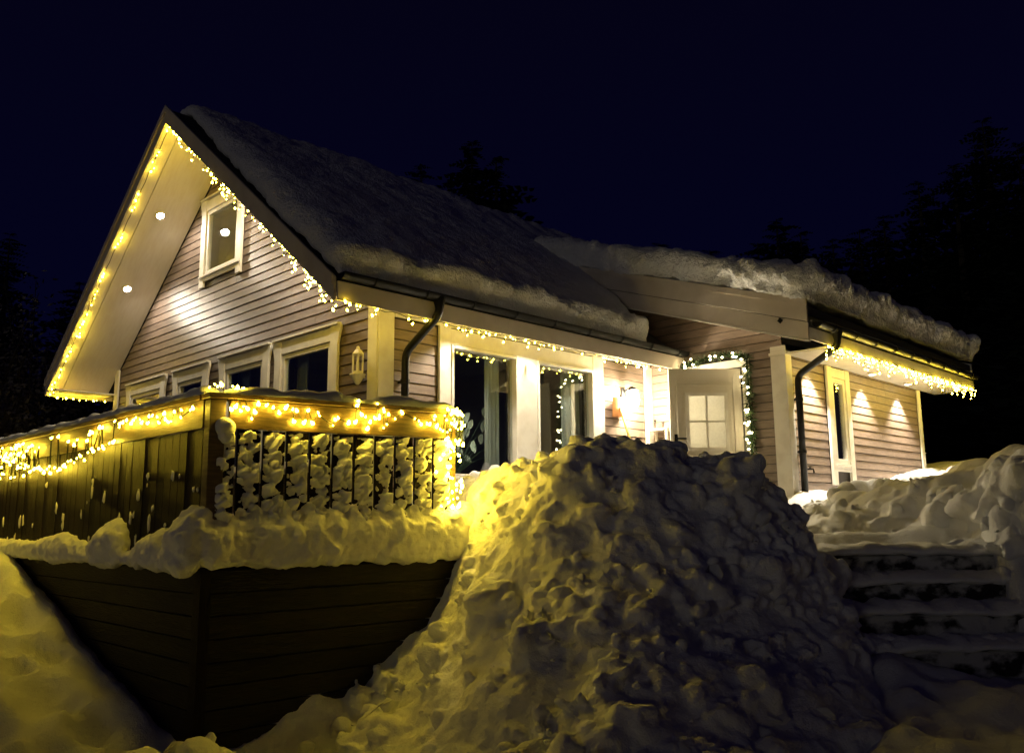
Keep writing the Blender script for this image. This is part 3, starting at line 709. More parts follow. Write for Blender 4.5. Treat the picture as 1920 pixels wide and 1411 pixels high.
# ------------------------------------------------------------------ terrace deck and railing
XD, YD = 2.60, 5.42          # deck corner
YE2 = 5.30; XE = 4.62        # right end of the front railing (front runs slightly askew)
def fr(s): return np.array([XD+(XE-XD)*s, YD+(YE2-YD)*s])
deck = thing('terrace_deck', 'high dark timber terrace base with horizontal boards under the railing', 'deck', (XD, YD, -1.4))
z = -1.75; k = 0
while z < -.30:
    zt = min(z+.145, -.27)
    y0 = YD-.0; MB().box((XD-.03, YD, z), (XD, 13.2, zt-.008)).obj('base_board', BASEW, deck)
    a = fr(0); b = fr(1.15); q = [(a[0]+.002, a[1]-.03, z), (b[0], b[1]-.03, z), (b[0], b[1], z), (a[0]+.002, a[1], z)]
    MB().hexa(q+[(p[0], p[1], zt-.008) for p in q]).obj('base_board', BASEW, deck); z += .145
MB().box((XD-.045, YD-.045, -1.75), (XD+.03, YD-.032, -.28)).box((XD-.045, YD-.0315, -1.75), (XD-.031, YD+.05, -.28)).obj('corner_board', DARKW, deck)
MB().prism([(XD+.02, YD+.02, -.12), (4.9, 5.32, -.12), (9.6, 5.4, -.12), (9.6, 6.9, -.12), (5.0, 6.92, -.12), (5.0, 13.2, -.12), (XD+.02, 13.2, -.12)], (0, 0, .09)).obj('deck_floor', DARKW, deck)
MB().prism([(XD+.012, YD+.012, -1.75), (4.9, 5.31, -1.75), (4.9, 5.45, -1.75), (XD+.14, YD+.15, -1.75), (XD+.14, 13.2, -1.75), (XD+.012, 13.2, -1.75)], (0, 0, 1.6)).obj('base_light_block', BACK, deck)  # added hidden dark backing, stops light leaking through the base board gaps
rail = thing('terrace_railing', 'dark board railing with a wide top rail around the terrace', 'railing', (XD, YD, 0))
m = MB().box((XD-.045, YD+.10, .825), (XD+.10, 13.2, .860)); m.obj('top_rail', RAILW, rail, bevel=.004)
def frbox(m, s0, s1, n0, n1, z0, z1, z0b=None, z1b=None):
    a, b = fr(s0), fr(s1); t = (fr(1)-fr(0)); t /= np.linalg.norm(t); nn = np.array([t[1], -t[0]])
    z0b = z0 if z0b is None else z0b; z1b = z1 if z1b is None else z1b
    q = [(*(a+nn*n1), z0), (*(b+nn*n1), z0b), (*(b+nn*n0), z0b), (*(a+nn*n0), z0), (*(a+nn*n1), z1), (*(b+nn*n1), z1b), (*(b+nn*n0), z1b), (*(a+nn*n0), z1)]
    return m.hexa(q)
frbox(MB(), -.02, 1.03, -.11, .05, .826, .862, .872, .908).obj('top_rail', RAILW, rail, bevel=.004)
MB().box((XD-.03, YD+.07, .63), (XD-.004, 13.2, .822)).obj('rail_board', RAILW, rail, bevel=.003)
frbox(MB(), .055, 1.0, .004, .03, .63, .822, .668, .868).obj('rail_board', RAILW, rail, bevel=.003)
MB().box((XD-.025, YD-.025, -.2), (XD+.085, YD+.06, .82)).obj('post', RAILW, rail, bevel=.004)
frbox(MB(), .975, 1.02, -.09, .0, -.2, .86).obj('post', RAILW, rail, bevel=.004)
CLING = snow_mat('clinging_snow', (.78, .78, .76), .4, 35, .3, 90, .012)
NP = 11
fx = (fr(1)-fr(0)); FL = np.linalg.norm(fx); fx /= FL; fnn = np.array([fx[1], -fx[0]])
random.seed(5)
for k in range(NP):
    s0 = .0+.995*k/NP+.004; s1 = .0+.995*(k+1)/NP-.007
    if k == 0: s0 = .012
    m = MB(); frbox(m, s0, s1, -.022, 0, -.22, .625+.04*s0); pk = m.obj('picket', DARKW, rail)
    # wind-packed snow clots on the face of each board
    wdt = (s1-s0)*FL; nu, nv = 15, 88; Z0, Z1 = -.05, .60+.04*s0
    vs = []; hs = []
    o_ = random.random()*90
    for j in range(nv+1):
        for i in range(nu+1):
            u = wdt*i/nu; v = Z0+(Z1-Z0)*j/nv
            q = Vector((u*8.5+o_+.5*noise.noise(Vector((u*20, v*20, o_))), v*15+.6*noise.noise(Vector((u*16, v*16, o_+5))), o_))
            F = noise.voronoi(q)[0]
            h = .068*max(-.15, .58-F[0])/.58*(.8+.5*noise.noise(Vector((u*9+o_, v*5, 3))))+.010*min(1, (F[1]-F[0])*3)-.006
            h += .020*noise.noise(Vector((u*14, v*14, o_)))+.013
            h += .009*noise.noise(Vector((u*48, v*48, o_)))
            h += .024*(1-(2*u/wdt-1)**2)-.016; edge = min(u, wdt-u); h = min(h, .002-.006*noise.noise(Vector((v*14, o_, 1)))+edge*1.3)
            if h > 0: h = h*1.25
            p = fr(s0)+fx*u+fnn*(h); vs.append((p[0], p[1], v+.35*max(h, 0))); hs.append(h)
    fs = []
    for j in range(nv):
        for i in range(nu):
            a = j*(nu+1)+i; q = (a, a+1, a+nu+2, a+nu+1)
            if max(hs[t] for t in q) > .002: fs.append(q)
    m = MB(); m.v = vs; m.f = fs; c = m.obj('clinging_snow', CLING, pk, smooth=True)
# left side: closed vertical boards
yy = YD+.07; k = 0
while yy < 13.1:
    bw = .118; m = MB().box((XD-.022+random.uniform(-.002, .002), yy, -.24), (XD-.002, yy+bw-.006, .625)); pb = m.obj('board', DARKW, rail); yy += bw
    if yy < 10.5:
        nn_ = random.choice([0, 1, 1, 2, 3])
        for _ in range(nn_):
            mm = MB(); zc = -.18+.55*random.random()**2.2; r = random.uniform(.008, .022)
            mm.sphere((XD-.026, yy-bw*random.uniform(.15, .9), zc), r, 2, .5, (.6, .8, random.uniform(1.0, 3.2)))
            mm.obj('snow_fleck', CLING, pb, smooth=True)

# snow squeezed out under the railing, overhanging the base
def ledge():
    prof_l = [(0, 1012), (60, 1016), (110, 1000), (150, 1020), (168, 1030), (185, 990), (205, 975), (219, 985), (226, 1036), (250, 1025), (262, 1008), (300, 992), (308, 1032), (318, 1000), (350, 950), (372, 966), (388, 1003)]
    S_ = []
    L = []
    for px, py in prof_l:
        q = onX(px, py, XD-.09); L.append((q[1], q[2]))
    L.sort()
    ly = [a for a, _ in L]; lz = [b for _, b in L]
    m = MB(); s = -4.9
    while s < FL+.38:
        if s < -.0:
            yy = YD-s-.02; h = float(np.interp(yy, ly, lz)); p = np.array([XD-.02, yy]); n = np.array([-1., 0]); b = -.30
            bul = .055+.05*max(0, min(1, (h+.2)/.25))
        else:
            p = fr(s/FL)-fnn*.03; n = fnn.copy(); t = s/(FL/NP); cu = min(t % 1.0, 1-(t % 1.0))
            h = .00+.07*min(1, s/.45)+.085*math.exp(-(cu/.17)**2)*min(1, s/.3)*(.35+1.1*abs(noise.noise(Vector((math.floor(t+.5)*3.7, .4, 0)))))+.02*noise.noise(Vector((s*2, 5, 0)))
            b = -.285; bul = .090+.03*noise.noise(Vector((s*1.5, 9, 1)))
        b += .03*noise.noise(Vector((s*3, 1, 0)))
        k = math.exp(-(s/.16)**2)
        if k > .05: n = n+k*.45*np.array([-.7, -.7])
        z = b+.05
        while True:
            f_ = (z-b)/max(.05, h-b); top = max(0, (f_-.55)/.45)
            rr = bul*random.uniform(.75, 1.0)*(1-.45*top)
            zc = min(z, h-rr*.55)
            off = bul*(.75-.75*top**1.5)*random.uniform(.85, 1.1)
            m.sphere((p[0]+n[0]*off, p[1]+n[1]*off, max(zc, b+rr*.7)), rr, 2, .25)
            if z >= h-.02: break
            z += .045
        s += .042
    random.seed(77)
    o = remesh(m, .0145, 'ledge_snow', CLING, 4, ((.016, 7), (.010, 18), (.006, 42)))
    return tag(o, 'wavy band of snow pressed out below the railing boards over the deck base', 'snow')
ledge()
# snow cap on the top rail
def cap(pts, label, hh=.075, ww=.085, seed=0):
    m = MB(); pts = [Vector(p) for p in pts]; nseg = 0; rows = []
    tot = sum((pts[i+1]-pts[i]).length for i in range(len(pts)-1)); n = int(tot/.035)
    for i in range(n+1):
        d = tot*i/n
        for j in range(len(pts)-1):
            l = (pts[j+1]-pts[j]).length
            if d <= l+1e-6: break
            d -= l
        p = pts[j]+(pts[j+1]-pts[j])*(d/l); t = (pts[j+1]-pts[j]).normalized(); s = Vector((t.y, -t.x, 0))
        e = min(1, min(i, n-i)*.25+.25)
        h = hh*e*(1+.7*noise.noise(Vector((i*.11, seed, 0)))+.5*noise.noise(Vector((i*.35, seed, 4)))); row = []
        for k in range(9):
            a = math.pi*k/8; q = p+s*(ww*math.cos(a)*(1+.15*noise.noise(Vector((i*.2, k, seed)))))+Vector((0, 0, max(h, .015)*math.sin(a)**.7-.004))
            q += Vector((1, 1, 1))*.008*noise.noise(q*18); row.append(tuple(q))
        rows.append(row)
    m.v = [q for r in rows for q in r]; m.f = [(i*9+k, i*9+k+1, (i+1)*9+k+1, (i+1)*9+k) for i in range(n) for k in range(8)]+[tuple(range(9)), tuple(n*9+k for k in range(9))[::-1]]
    return tag(m.obj('rail_snow', CLING, None, smooth=True), label, 'snow')
a0, a1 = fr(0), fr(1)
cap([(XD+.03, 12.8, .862), (XD+.03, YD+.04, .862)], 'long thin snow cap along the left top rail of the terrace', .06, .08, 3)
cap([(a0[0]+.06, a0[1]+.03, .863), (a1[0]+.03, a1[1]+.03, .910)], 'lumpy snow cap on the short front top rail', .07, .085, 8)
q = onY(424, 797, YD-.05); remesh(MB().sphere((q[0], q[1]+.02, q[2]-.01), .075, 3, .2, (1, .8, .85)).sphere((q[0]+.01, q[1]+.02, q[2]-.07), .05, 3, .3), .012, 'snow_ball', CLING, 1)
tag(bpy.data.objects['snow_ball'], 'round ball of snow on the terrace corner post', 'snow')

# ------------------------------------------------------------------ roof snow
def roof_snow(name, label, x0f, x1f, y0, y1, plane, T, wx=.3, wy=.45, brow=(1, 0, 0), seed=0, vox=.04, amp=((.05, 3), (.022, 9), (.012, 22)), tf=lambda y: 1.0):
    """slab of snow lying on a roof, rounded at its rims, with a bulging brow"""
    st = .08; ny = int((y1-y0)/st); nx = int((x1f(y0)-x0f(y0))/st); V = []; B = []
    for j in range(ny+1):
        y = y0+(y1-y0)*j/ny; xa, xb = x0f(y), x1f(y)
        for i in range(nx+1):
            x = xa+(xb-xa)*i/nx; de = min(x-xa, xb-x); ds = y-y0
            rise = lambda d, w_: math.sqrt(max(0, 1-(1-min(d/w_, 1))**2))
            t = T*tf(y)*(.42+.58*rise(de, wx)*rise(ds, wy))*(1+.12*noise.noise(Vector((x*.8, y*.8, seed))))
            V.append((x, y, plane(y)+t)); B.append((x, y, plane(y)))
    W = nx+1; n = len(V)
    F = [(j*W+i, j*W+i+1, (j+1)*W+i+1, (j+1)*W+i) for j in range(ny) for i in range(nx)]
    F += [tuple(q+n for q in f[::-1]) for f in F]
    rim = list(range(nx))+[j*W+nx for j in range(ny)]+[ny*W+i for i in range(nx, 0, -1)]+[j*W for j in range(ny, 0, -1)]
    F += [(rim[(k+1) % len(rim)], rim[k], rim[k]+n, rim[(k+1) % len(rim)]+n) for k in range(len(rim))]
    m = MB(); m.add(V+B, F); random.seed(seed)
    if brow[0]:
        x = x0f(y0)+.1
        while x < x1f(y0)-.05:
            r = T*random.uniform(.36, .50); m.sphere((x, y0+r*.60+random.uniform(-.05, .03), plane(y0)+T*.52+.35*r), r, 2, .25); x += r*.55
    if brow[1]:
        y = y0+.15
        while y < y1:
            r = T*random.uniform(.34, .46); m.sphere((x0f(y)+r*.62, y, plane(y)+T*.48+.15*r), r, 2, .25); y += r*.6
    if brow[2]:
        y = y0+.1
        while y < y1:
            r = T*random.uniform(.4, .52); m.sphere((x1f(y)-r*.5, y, plane(y)+T*.5), r, 2, .25); y += r*.6
    o = remesh(m, vox, name, RSNOW, 2, amp)
    return tag(o, label, 'roof snow')
roof_snow('roof_snow', 'thick snow slab on the steep main roof ending in a curved edge', lambda y: XR+.05+.22*max(0, min(1, (y-7.6)/2.8)), lambda y: 8.98+.42*max(0, y-6.45)**.8 if y < 8 else 9.55, YE+.0, YR+.25, lambda y: ztop(y)+.03 if y < YR else ztop(YR)+.01, .38, .35, .6, (1, 0, 0), 1, .042, ((.035, 3), (.018, 9), (.012, 22)), tf=lambda y: 1-.5*max(0, min(1, (y-7.8)/2.4)))
roof_snow('roof_snow', 'snow slab lying on the far slope of the main roof', lambda y: XR+.25, lambda y: XEND+.4, YR+.26, YB, lambda y: ztop(y)+.015, .22, .3, .2, (0, 0, 0), 2, .06)
roof_snow('roof_snow', 'snow slab with rough edges on the low wing roof', lambda y: WX0-.03, lambda y: WX1+.12, WYE-.03, 8.55, lambda y: wtop(y)+.07, .44, .3, .35, (1, 1, 1), 5, .036, ((.05, 3), (.03, 8), (.016, 22)))
roof_snow('roof_snow', 'snow lying on the main roof above the wing', lambda y: 9.25, lambda y: XEND+.4, 8.62, YR+.25, lambda y: min(ztop(y), ZR)+.015, .17, .2, .2, (0, 0, 0), 6, .07)

# ------------------------------------------------------------------ stone steps
stairs = thing('stone_steps', 'dark stone steps with snow on the treads between the two snow piles', 'stairs', tuple((SE[3][0]+SE[3][1])/2))
STONE = mat('stone_with_snow', (.018, .016, .014), .8, noise_scale=3.4, noise_mix=(.5, .5, .49), noise_stretch=(1.6, 1.6, 2.2), bump=.9, bump_scale=16, fac=(.42, .54))
for i, (a, b) in enumerate(SE):
    zt = (a[2]+b[2])/2; zb = (SE[i+1][0][2] if i < 3 else zt-.28); dep = .36 if i else .5
    m = MB(); nn = 26; V = []
    A = a-_u*.2; Bv = b+_u*.25
    for k in range(nn+1):
        p = A+(Bv-A)*k/nn
        for (n_, z_) in ((.0, zb-.05), (-.0, zb+(zt-zb)*.35), (.012, zb+(zt-zb)*.7), (.0, zt-.035), (.05, zt-.02), (dep, zt-.02)):
            pos = Vector((p[0]+_n[0]*n_, p[1]+_n[1]*n_, z_)); d = .03*noise.noise(pos*5)+.012*noise.noise(pos*15)
            V.append((pos.x-_n[0]*d, pos.y-_n[1]*d, pos.z+(.012*noise.noise(pos*8) if z_ > zt-.05 else 0)))
    m.v = V; m.f = [(k*6+j, (k+1)*6+j, (k+1)*6+j+1, k*6+j+1) for k in range(nn) for j in range(5)]
    stp = m.obj('step', STONE, stairs, smooth=True)
    m = MB(); V = []
    for k in range(nn*2+1):
        p = A+(Bv-A)*k/(nn*2); w_ = .024+.03*noise.noise(Vector((k*.35, i*3, 0)))
        for (n_, z_) in ((.03, -.03), (-.035, -.02), (-.045, .0), (-.03, .02), (.03, .030+w_), (.15, .035+w_), (dep+.02, .03+w_)):
            pos = Vector((p[0]+_n[0]*n_, p[1]+_n[1]*n_, zt+z_)); d = .03*noise.noise(pos*5)+.012*noise.noise(pos*16)
            V.append((pos.x-_n[0]*d, pos.y-_n[1]*d, pos.z+d))
    m.v = V; m.f = [(k*7+j, (k+1)*7+j, (k+1)*7+j+1, k*7+j+1) for k in range(nn*2) for j in range(6)]
    m.obj('tread_snow', SNOW, stp, smooth=True)

# ------------------------------------------------------------------ string lights
BULB = emis('led_bulb', YEL, BULB_E)
BULBS = emis('led_bulb_small', YEL, BULB_E)
WIRE = mat('wire', (.01, .014, .008), .5)
def bulb_mesh(r, m):
    q = MB(); q.lathe([(r*.35, r*1.7), (r*.5, r*1.0), (r, .2*r), (r*.85, -.6*r), (r*.3, -r)], 6); me = q.mesh('bulb'); me.materials.append(m); return me
BM = bulb_mesh(.0100, BULB); BMS = bulb_mesh(.0090, BULBS)
def string(name, label, bulbs, wires, me=BM):
    t = thing(name, label, 'string lights', tuple(bulbs[0]))
    w_ = MB()
    for p in wires: w_.tube(p, .0042, 4, False)
    w_.obj('wire', WIRE, t)
    for p in bulbs:
        o = bpy.data.objects.new('bulb', me); col.objects.link(o); o.parent = t
        o.location = Vector(p)-t.location; o.rotation_euler = (random.uniform(-.7, .7), random.uniform(-.7, .7), random.uniform(0, 6)); o.scale = [random.choice((.6, .75, .9, 1.0, 1.15, 1.35))]*3
    return t
def icicle(path, n, drops, out, jig=.012, gap=None):
    """curtain light chain: a main wire with short drops of bulbs"""
    pts = [Vector(p) for p in path]; L = [0]
    for i in range(len(pts)-1): L.append(L[-1]+(pts[i+1]-pts[i]).length)
    def at(s):
        for i in range(len(pts)-1):
            if s <= L[i+1]: return pts[i]+(pts[i+1]-pts[i])*((s-L[i])/(L[i+1]-L[i]))
        return pts[-1]
    bulbs = []; wires = [[tuple(at(L[-1]*k/60)+Vector((0, 0, .012*math.sin(k*1.9)))) for k in range(61)]]
    for k in range(n):
        s = L[-1]*(k+random.uniform(.2, .8))/n
        if gap and gap(s/L[-1]) < random.random(): continue
        p = at(s); dl = random.choice(drops); nb = max(1, int(dl/.055)+1)
        line = [tuple(p)]
        for b in range(nb):
            q = p+Vector((random.gauss(0, jig), random.gauss(0, jig), -dl*(b+.3)/nb))+Vector(out)*random.random()
            bulbs.append(q); line.append(tuple(q))
        wires.append(line)
    return bulbs, wires
random.seed(21)
# gable verge: hangs just inside the verge boards
yo = .06
pth = [(XR+.075, YB-.03, ztop(YB)-.18), (XR+.075, YR, ZR-.175)]
b1, w1 = icicle(pth, 62, (.0, .0, .05, .05, .10), (0, 0, 0), .010, lambda t: .72+.3*math.sin(t*44))
pth = [(XR+.06, YR-.02, ZR-.185), (XR+.06, YE+.05, ztop(YE)-.185)]
b2, w2 = icicle(pth, 70, (0, .04, .08, .14, .2), (0, 0, 0), .016)
string('string_lights', 'yellow fairy lights hanging along both sloping edges of the gable', b1+b2, w1+w2, BMS)
pth = [(XR+.12, YB-.02, 1.96), (XG-.05, YB-.1, 1.96)]
b3, w3 = icicle(pth, 9, (0, .03), (0, 0, 0), .01)
string('string_lights', 'few small fairy lights under the far left eave of the cabin', b3, w3, BMS)
# front eave: patchy
pth = [(XR+.06, YE-.035, 1.965), (XW-.1, YE+.06, 1.975)]
dens = lambda t: 1.0 if (t < .05 or .30 < t < .55 or .83 < t < .90) else .45
b4, w4 = icicle([(XR+.06, YE-.03, 1.985), (5.0, YE+.03, 1.98), (9.6, YE+.05, 1.985)], 64, (0, .03, .06, .10), (0, .05, 0), .014, dens)
string('string_lights', 'patchy yellow fairy lights under the black gutter over the big windows', b4, w4, BMS)
b5, w5 = icicle([(9.62, WYE-.02, 2.01), (12.4, WYE-.03, 2.02), (14.97, WYE-.03, 2.02)], 74, (.03, .06, .1, .14, .2), (0, -.02, 0), .014)
string('string_lights', 'dense yellow fairy lights hanging along the eave of the wing roof', b5, w5, BMS)
# railing
random.seed(33)
def drape(p0, p1, n, lo, hi, out, waves, wamp, clump=None):
    bulbs = []; p0, p1 = Vector(p0), Vector(p1)
    for k in range(n):
        t = (k+random.uniform(.1, .9))/n
        if clump and random.random() > clump(t): continue
        p = p0+(p1-p0)*t; z = wamp*math.sin(waves*math.pi*2*t)
        bulbs.append(p+Vector((out[0]*random.uniform(.7, 1.4), out[1]*random.uniform(.7, 1.4), z+random.uniform(lo, hi))))
    return bulbs
A = (XD-.03, YD+.1, .74); B_ = (XD-.03, 11.6, .72)
rb = drape(A, B_, 105, -.06, .07, (-.035, 0), 0, 0, lambda t: .95 if t < .22 or .55 < t < .8 else .35)
# a swag that slips below the rail board
for k in range(40):
    t = k/39; y_ = 7.0+2.9*t; z_ = .66-.17*math.sin(math.pi*t)+random.uniform(-.035, .035); rb.append(Vector((XD-.05-random.random()*.02, y_, z_)))
for k in range(46): rb.append(Vector((XD-.05-random.random()*.02, random.uniform(9.2, 11.6), random.uniform(.45, .68))))
f0, f1 = fr(.05), fr(1.0)
rf = drape((*f0, .735), (*f1, .775), 70, -.055, .06, (fnn[0]*.04, fnn[1]*.04-.008), 1.6, .02, lambda t: .95 if t < .35 or .5 < t < .66 or t > .85 else .55)
for k in range(10): rf.append(Vector((*(fr(random.uniform(-.01, .14))+fnn*random.uniform(-.05, .06)), .895+random.random()*.03)))
for k in range(5): rf.append(Vector((*(fr(random.uniform(.5, .68))+fnn*.055), random.uniform(.83, .9))))
for k in range(84): rf.append(Vector((*(fr(random.choice([random.uniform(.9, 1.035), random.uniform(.96, 1.035)]))+fnn*random.uniform(.015, .10)), .9-.8*random.random()**1.5)))
for k in range(8): rf.append(Vector((*(fr(random.uniform(1.02, 1.05))+fnn*random.uniform(-.05, .03)), .88-.35*random.random())))
def chain(b, key): 
    b = sorted(b, key=key); return [[tuple(q) for q in b]]
string('string_lights', 'yellow fairy lights draped over the left side of the terrace railing', rb, chain(rb, lambda q: q.y))
string('string_lights', 'yellow fairy lights on the front railing bunched at its right end post', rf, chain([q for q in rf if q.z > .62], lambda q: q.x))

# ------------------------------------------------------------------ door garland
random.seed(41)
gar = thing('door_garland', 'green conifer garland with lights around the open front door', 'garland', (XW-.08, DO[0], 2.05))
NEED = mat('garland_needles', (.020, .045, .014), .6, noise_scale=20, noise_mix=(.045, .08, .02))
xg = XW-.10
gp = [(xg, DO[1]+.12, .05), (xg, DO[1]+.10, 1.0), (xg, DO[1]+.08, 2.0), (xg, 6.0, 2.10), (xg, 5.55, 2.09), (xg, 5.42, 2.05), (xg, 5.40, 1.2), (xg, 5.42, .3)]
MB().tube(gp, .012, 6).obj('stem', NEED, gar)
nd = MB(); gb = []
for i in range(len(gp)-1):
    a, b = Vector(gp[i]), Vector(gp[i+1]); n = int((b-a).length/.0022)
    thin = .55 if i < 2 else 1.0
    for k in range(int(n*(.5 if i < 2 else 1))):
        p = a+(b-a)*random.random(); d = Vector((random.gauss(0, 1)-.3, random.gauss(0, 1), random.gauss(0, 1))).normalized(); d = (d+(b-a).normalized()*.5).normalized()
        l = random.uniform(.06, .13)*thin; s = d.orthogonal().normalized()*random.uniform(.006, .011)
        if p.x+d.x*l > XW-.03: d.x = -abs(d.x)
        q = p+d*l*.55
        nd.add([p, q+s, p+d*l, q-s], [(0, 1, 2, 3)])
    for k in range(int((b-a).length/(.075 if i >= 2 else .14))):
        p = a+(b-a)*random.random(); gb.append(p+Vector((random.uniform(-.10, -.05), random.uniform(-.05, .05), random.uniform(-.05, .05))))
ndo = nd.obj('needles', NEED, gar); ndo['kind'] = 'stuff'
GB = emis('garland_led', (1, .80, .42), 22); gme = bulb_mesh(.012, GB)
for p in gb:
    o = bpy.data.objects.new('bulb', gme); col.objects.link(o); o.parent = gar; o.location = p-gar.location; o.rotation_euler = (random.random()*2, random.random()*2, 0)

# ------------------------------------------------------------------ things on and by the walls
lamp = thing('wall_lamp', 'glaring lit wall lamp on the siding beside the front door', 'lamp', (9.14, YM-.03, 1.62))
MB().box((9.09, YM-.045, 1.53), (9.19, YM-.025, 1.74)).tube([(9.14, YM-.04, 1.70), (9.14, YM-.17, 1.75), (9.14, YM-.19, 1.715)], .012, 8).obj('bracket', BLACK, lamp)
MB().lathe([(.02, .115), (.055, .10), (.075, .06), (.082, .0), (.075, -.06), (.05, -.10), (.02, -.115)], 16, (9.14, YM-.19, 1.58)).obj('globe', emis('lamp_globe', LAMPC, LAMP_E), lamp, smooth=True)
MB().lathe([(.085, .0), (.06, .03), (.012, .05)], 14, (9.14, YM-.19, 1.700)).obj('hood', BLACK, lamp)

shovel = thing('snow_shovel', 'orange snow shovel standing blade up against the wall by the lamp', 'shovel', (9.05, YM-.2, .4))
OR = mat('orange_plastic', (.42, .19, .06), .5, noise_scale=12, noise_mix=(.36, .15, .05)); YW_ = mat('yellow_handle', (.50, .40, .10), .5, noise_scale=14, noise_mix=(.42, .33, .09))
m = MB(); nn = 8
for k in range(nn+1):
    u = -.12+.24*k/nn; cv = .04*(1-(u/.12)**2)
    for z_, o_ in ((1.34, 0), (1.46, .02), (1.60, .035)):
        m.v.append((8.97+u, YM-.07-cv-o_*.3, z_)); m.v.append((8.97+u, YM-.062-cv-o_*.3, z_))
for k in range(nn):
    a = k*6; b = a+6
    for (p, q) in ((0, 2), (2, 4)): m.f += [(a+p, b+p, b+q, a+q), (a+p+1, a+q+1, b+q+1, b+p+1)]
    m.f += [(a+4, b+4, b+5, a+5), (a, a+1, b+1, b)]
m.f += [(0, 2, 3, 1), (2, 4, 5, 3), (nn*6, nn*6+1, nn*6+3, nn*6+2), (nn*6+2, nn*6+3, nn*6+5, nn*6+4)]
m.obj('blade', OR, shovel)
MB().box((8.94, YM-.135, 1.335), (9.00, YM-.10, 1.46)).obj('socket', OR, shovel)
MB().tube([(8.97, YM-.12, 1.42), (9.0, YM-.20, 1.1), (9.06, YM-.36, .45), (9.09, YM-.42, .15)], .018, 8).obj('handle', YW_, shovel, smooth=True)

lan = thing('wall_lantern', 'white lantern with a candle on a small shelf near the cabin corner', 'lantern', (XG-.026, 7.2, 1.46))
lx, ly, lz = XG-.12, 7.205, 1.50
KL = .72; n0_ = len(list(lan.children))
MB().lathe([(.075, 0), (.09, .012), (.09, .03), (.07, .035)], 6, (lx, ly, lz)).obj('base', WHITE, lan)
MB().lathe([(.085, .27), (.095, .285), (.05, .34), (.03, .36), (.03, .385), (.012, .40)], 6, (lx, ly, lz)).obj('roof', WHITE, lan)
for k in range(6):
    t = 2*math.pi*k/6; MB().box((lx+.078*math.cos(t)-.008, ly+.078*math.sin(t)-.008, lz+.03), (lx+.078*math.cos(t)+.008, ly+.078*math.sin(t)+.008, lz+.272)).obj('bar', WHITE, lan)
MB().lathe([(.022, .035), (.022, .17), (.004, .19)], 10, (lx, ly, lz)).obj('candle', mat('candle_wax', (.75, .7, .6), .5), lan)
MB().lathe([(.02, -.16), (.05, -.12), (.085, -.06), (.115, -.02), (.115, -.003)], 10, (lx, ly, lz)).obj('bowl', WHITE, lan)
MB().tube([(lx+.125, ly, lz-.04), (lx, ly, lz-.05)], .014, 6).obj('bracket', WHITE, lan)

for c_ in lan.children:
    c_.data.transform(Matrix.Translation((lx, ly, lz)) @ Matrix.Scale(KL, 4) @ Matrix.Translation((-lx, -ly, -lz)))
stand = thing('side_table', 'narrow white slatted side table beside the left strand of the garland', 'table', (XW-.15, 6.74, .0))
for yy in (6.60, 6.88):
    for xx in (XW-.22, XW-.06): MB().box((xx-.015, yy-.015, -.03), (xx+.015, yy+.015, 1.19)).obj('leg', WHITE, stand)
MB().box((XW-.25, 6.57, 1.19), (XW-.035, 6.91, 1.215)).obj('top', WHITE, stand)
for z_ in (.95, .75, .55): MB().box((XW-.235, 6.616, z_), (XW-.045, 6.864, z_+.02)).obj('shelf', WHITE, stand)
for yy, h_, lb in ((6.70, .09, 'low black candle holder on the white side table nearer the door'), (6.83, .13, 'slim black candle holder on the white side table nearer the wall lamp')):
    MB().lathe([(.03, 0), (.03, .012), (.010, .02), (.010, h_-.02), (.02, h_-.01), (.02, h_)], 10, (XW-.15, yy, 1.2155)).obj('candle_holder', BLACK, None); tag(list(bpy.data.objects)[-1], None)
    o = [o for o in bpy.data.objects if o.name.startswith('candle_holder') and 'label' not in o][0]; tag(o, lb, 'candle holder', 'black candle holders by the door')

tap = thing('garden_tap', 'small black garden tap on the wing wall above the snow', 'tap', (10.16, YW-.03, .60))
MB().lathe([(.025, 0), (.025, .01)], 10, (0, 0, 0)).tube([(0, 0, .01), (0, 0, .09), (0, -.05, .10)], .012, 8).tube([(-.035, .03, .05), (.035, .03, .05)], .007, 6).tube([(0, 0, .05), (0, .03, .05)], .008, 6).obj('tap_body', BLACK, tap)
t_ = bpy.data.objects['tap_body']; t_.matrix_parent_inverse = Matrix(); t_.rotation_euler = (math.pi/2, 0, 0)

# plant and cone behind the big left window
plant = thing('potted_plant', 'pale leafy house plant behind the left big window', 'plant', (6.42, YM+.30, .46))
LEAF = mat('pale_leaf', (.70, .74, .64), .45, var=.15); 
MB().lathe([(.07, 0), (.095, .14), (.10, .15), (.085, .15), (.0, .13)], 14, (6.42, YM+.30, .36)).obj('pot', WHITE, plant)
random.seed(3)
def leaf(c, d, l, wd):
    d = Vector(d).normalized(); s = d.cross(Vector((0, 1, .2))).normalized(); n = s.cross(d)
    pr = [(0, .0, 0), (.25, .8, .05), (.55, 1, .10), (.85, .6, .06), (1, 0, -.03)]
    V = []
    for t, w_, h_ in pr: V += [Vector(c)+d*l*t+s*wd*w_+n*l*h_, Vector(c)+d*l*t+n*l*(h_-.05), Vector(c)+d*l*t-s*wd*w_+n*l*h_]
    return MB().add(V, [(i*3+j, i*3+j+1, (i+1)*3+j+1, (i+1)*3+j) for i in range(4) for j in range(2)])
tips = [(862, 792, -.3), (873, 790, .1), (870, 822, -.35), (908, 778, .25), (904, 806, .3), (875, 815, .1), (890, 845, -.1), (868, 848, -.5), (912, 855, .6), (884, 862, -.3), (858, 823, -.6), (900, 828, .2), (880, 800, 0), (915, 835, .5)]
cw_ = Vector((6.42, YM+.30, .5))
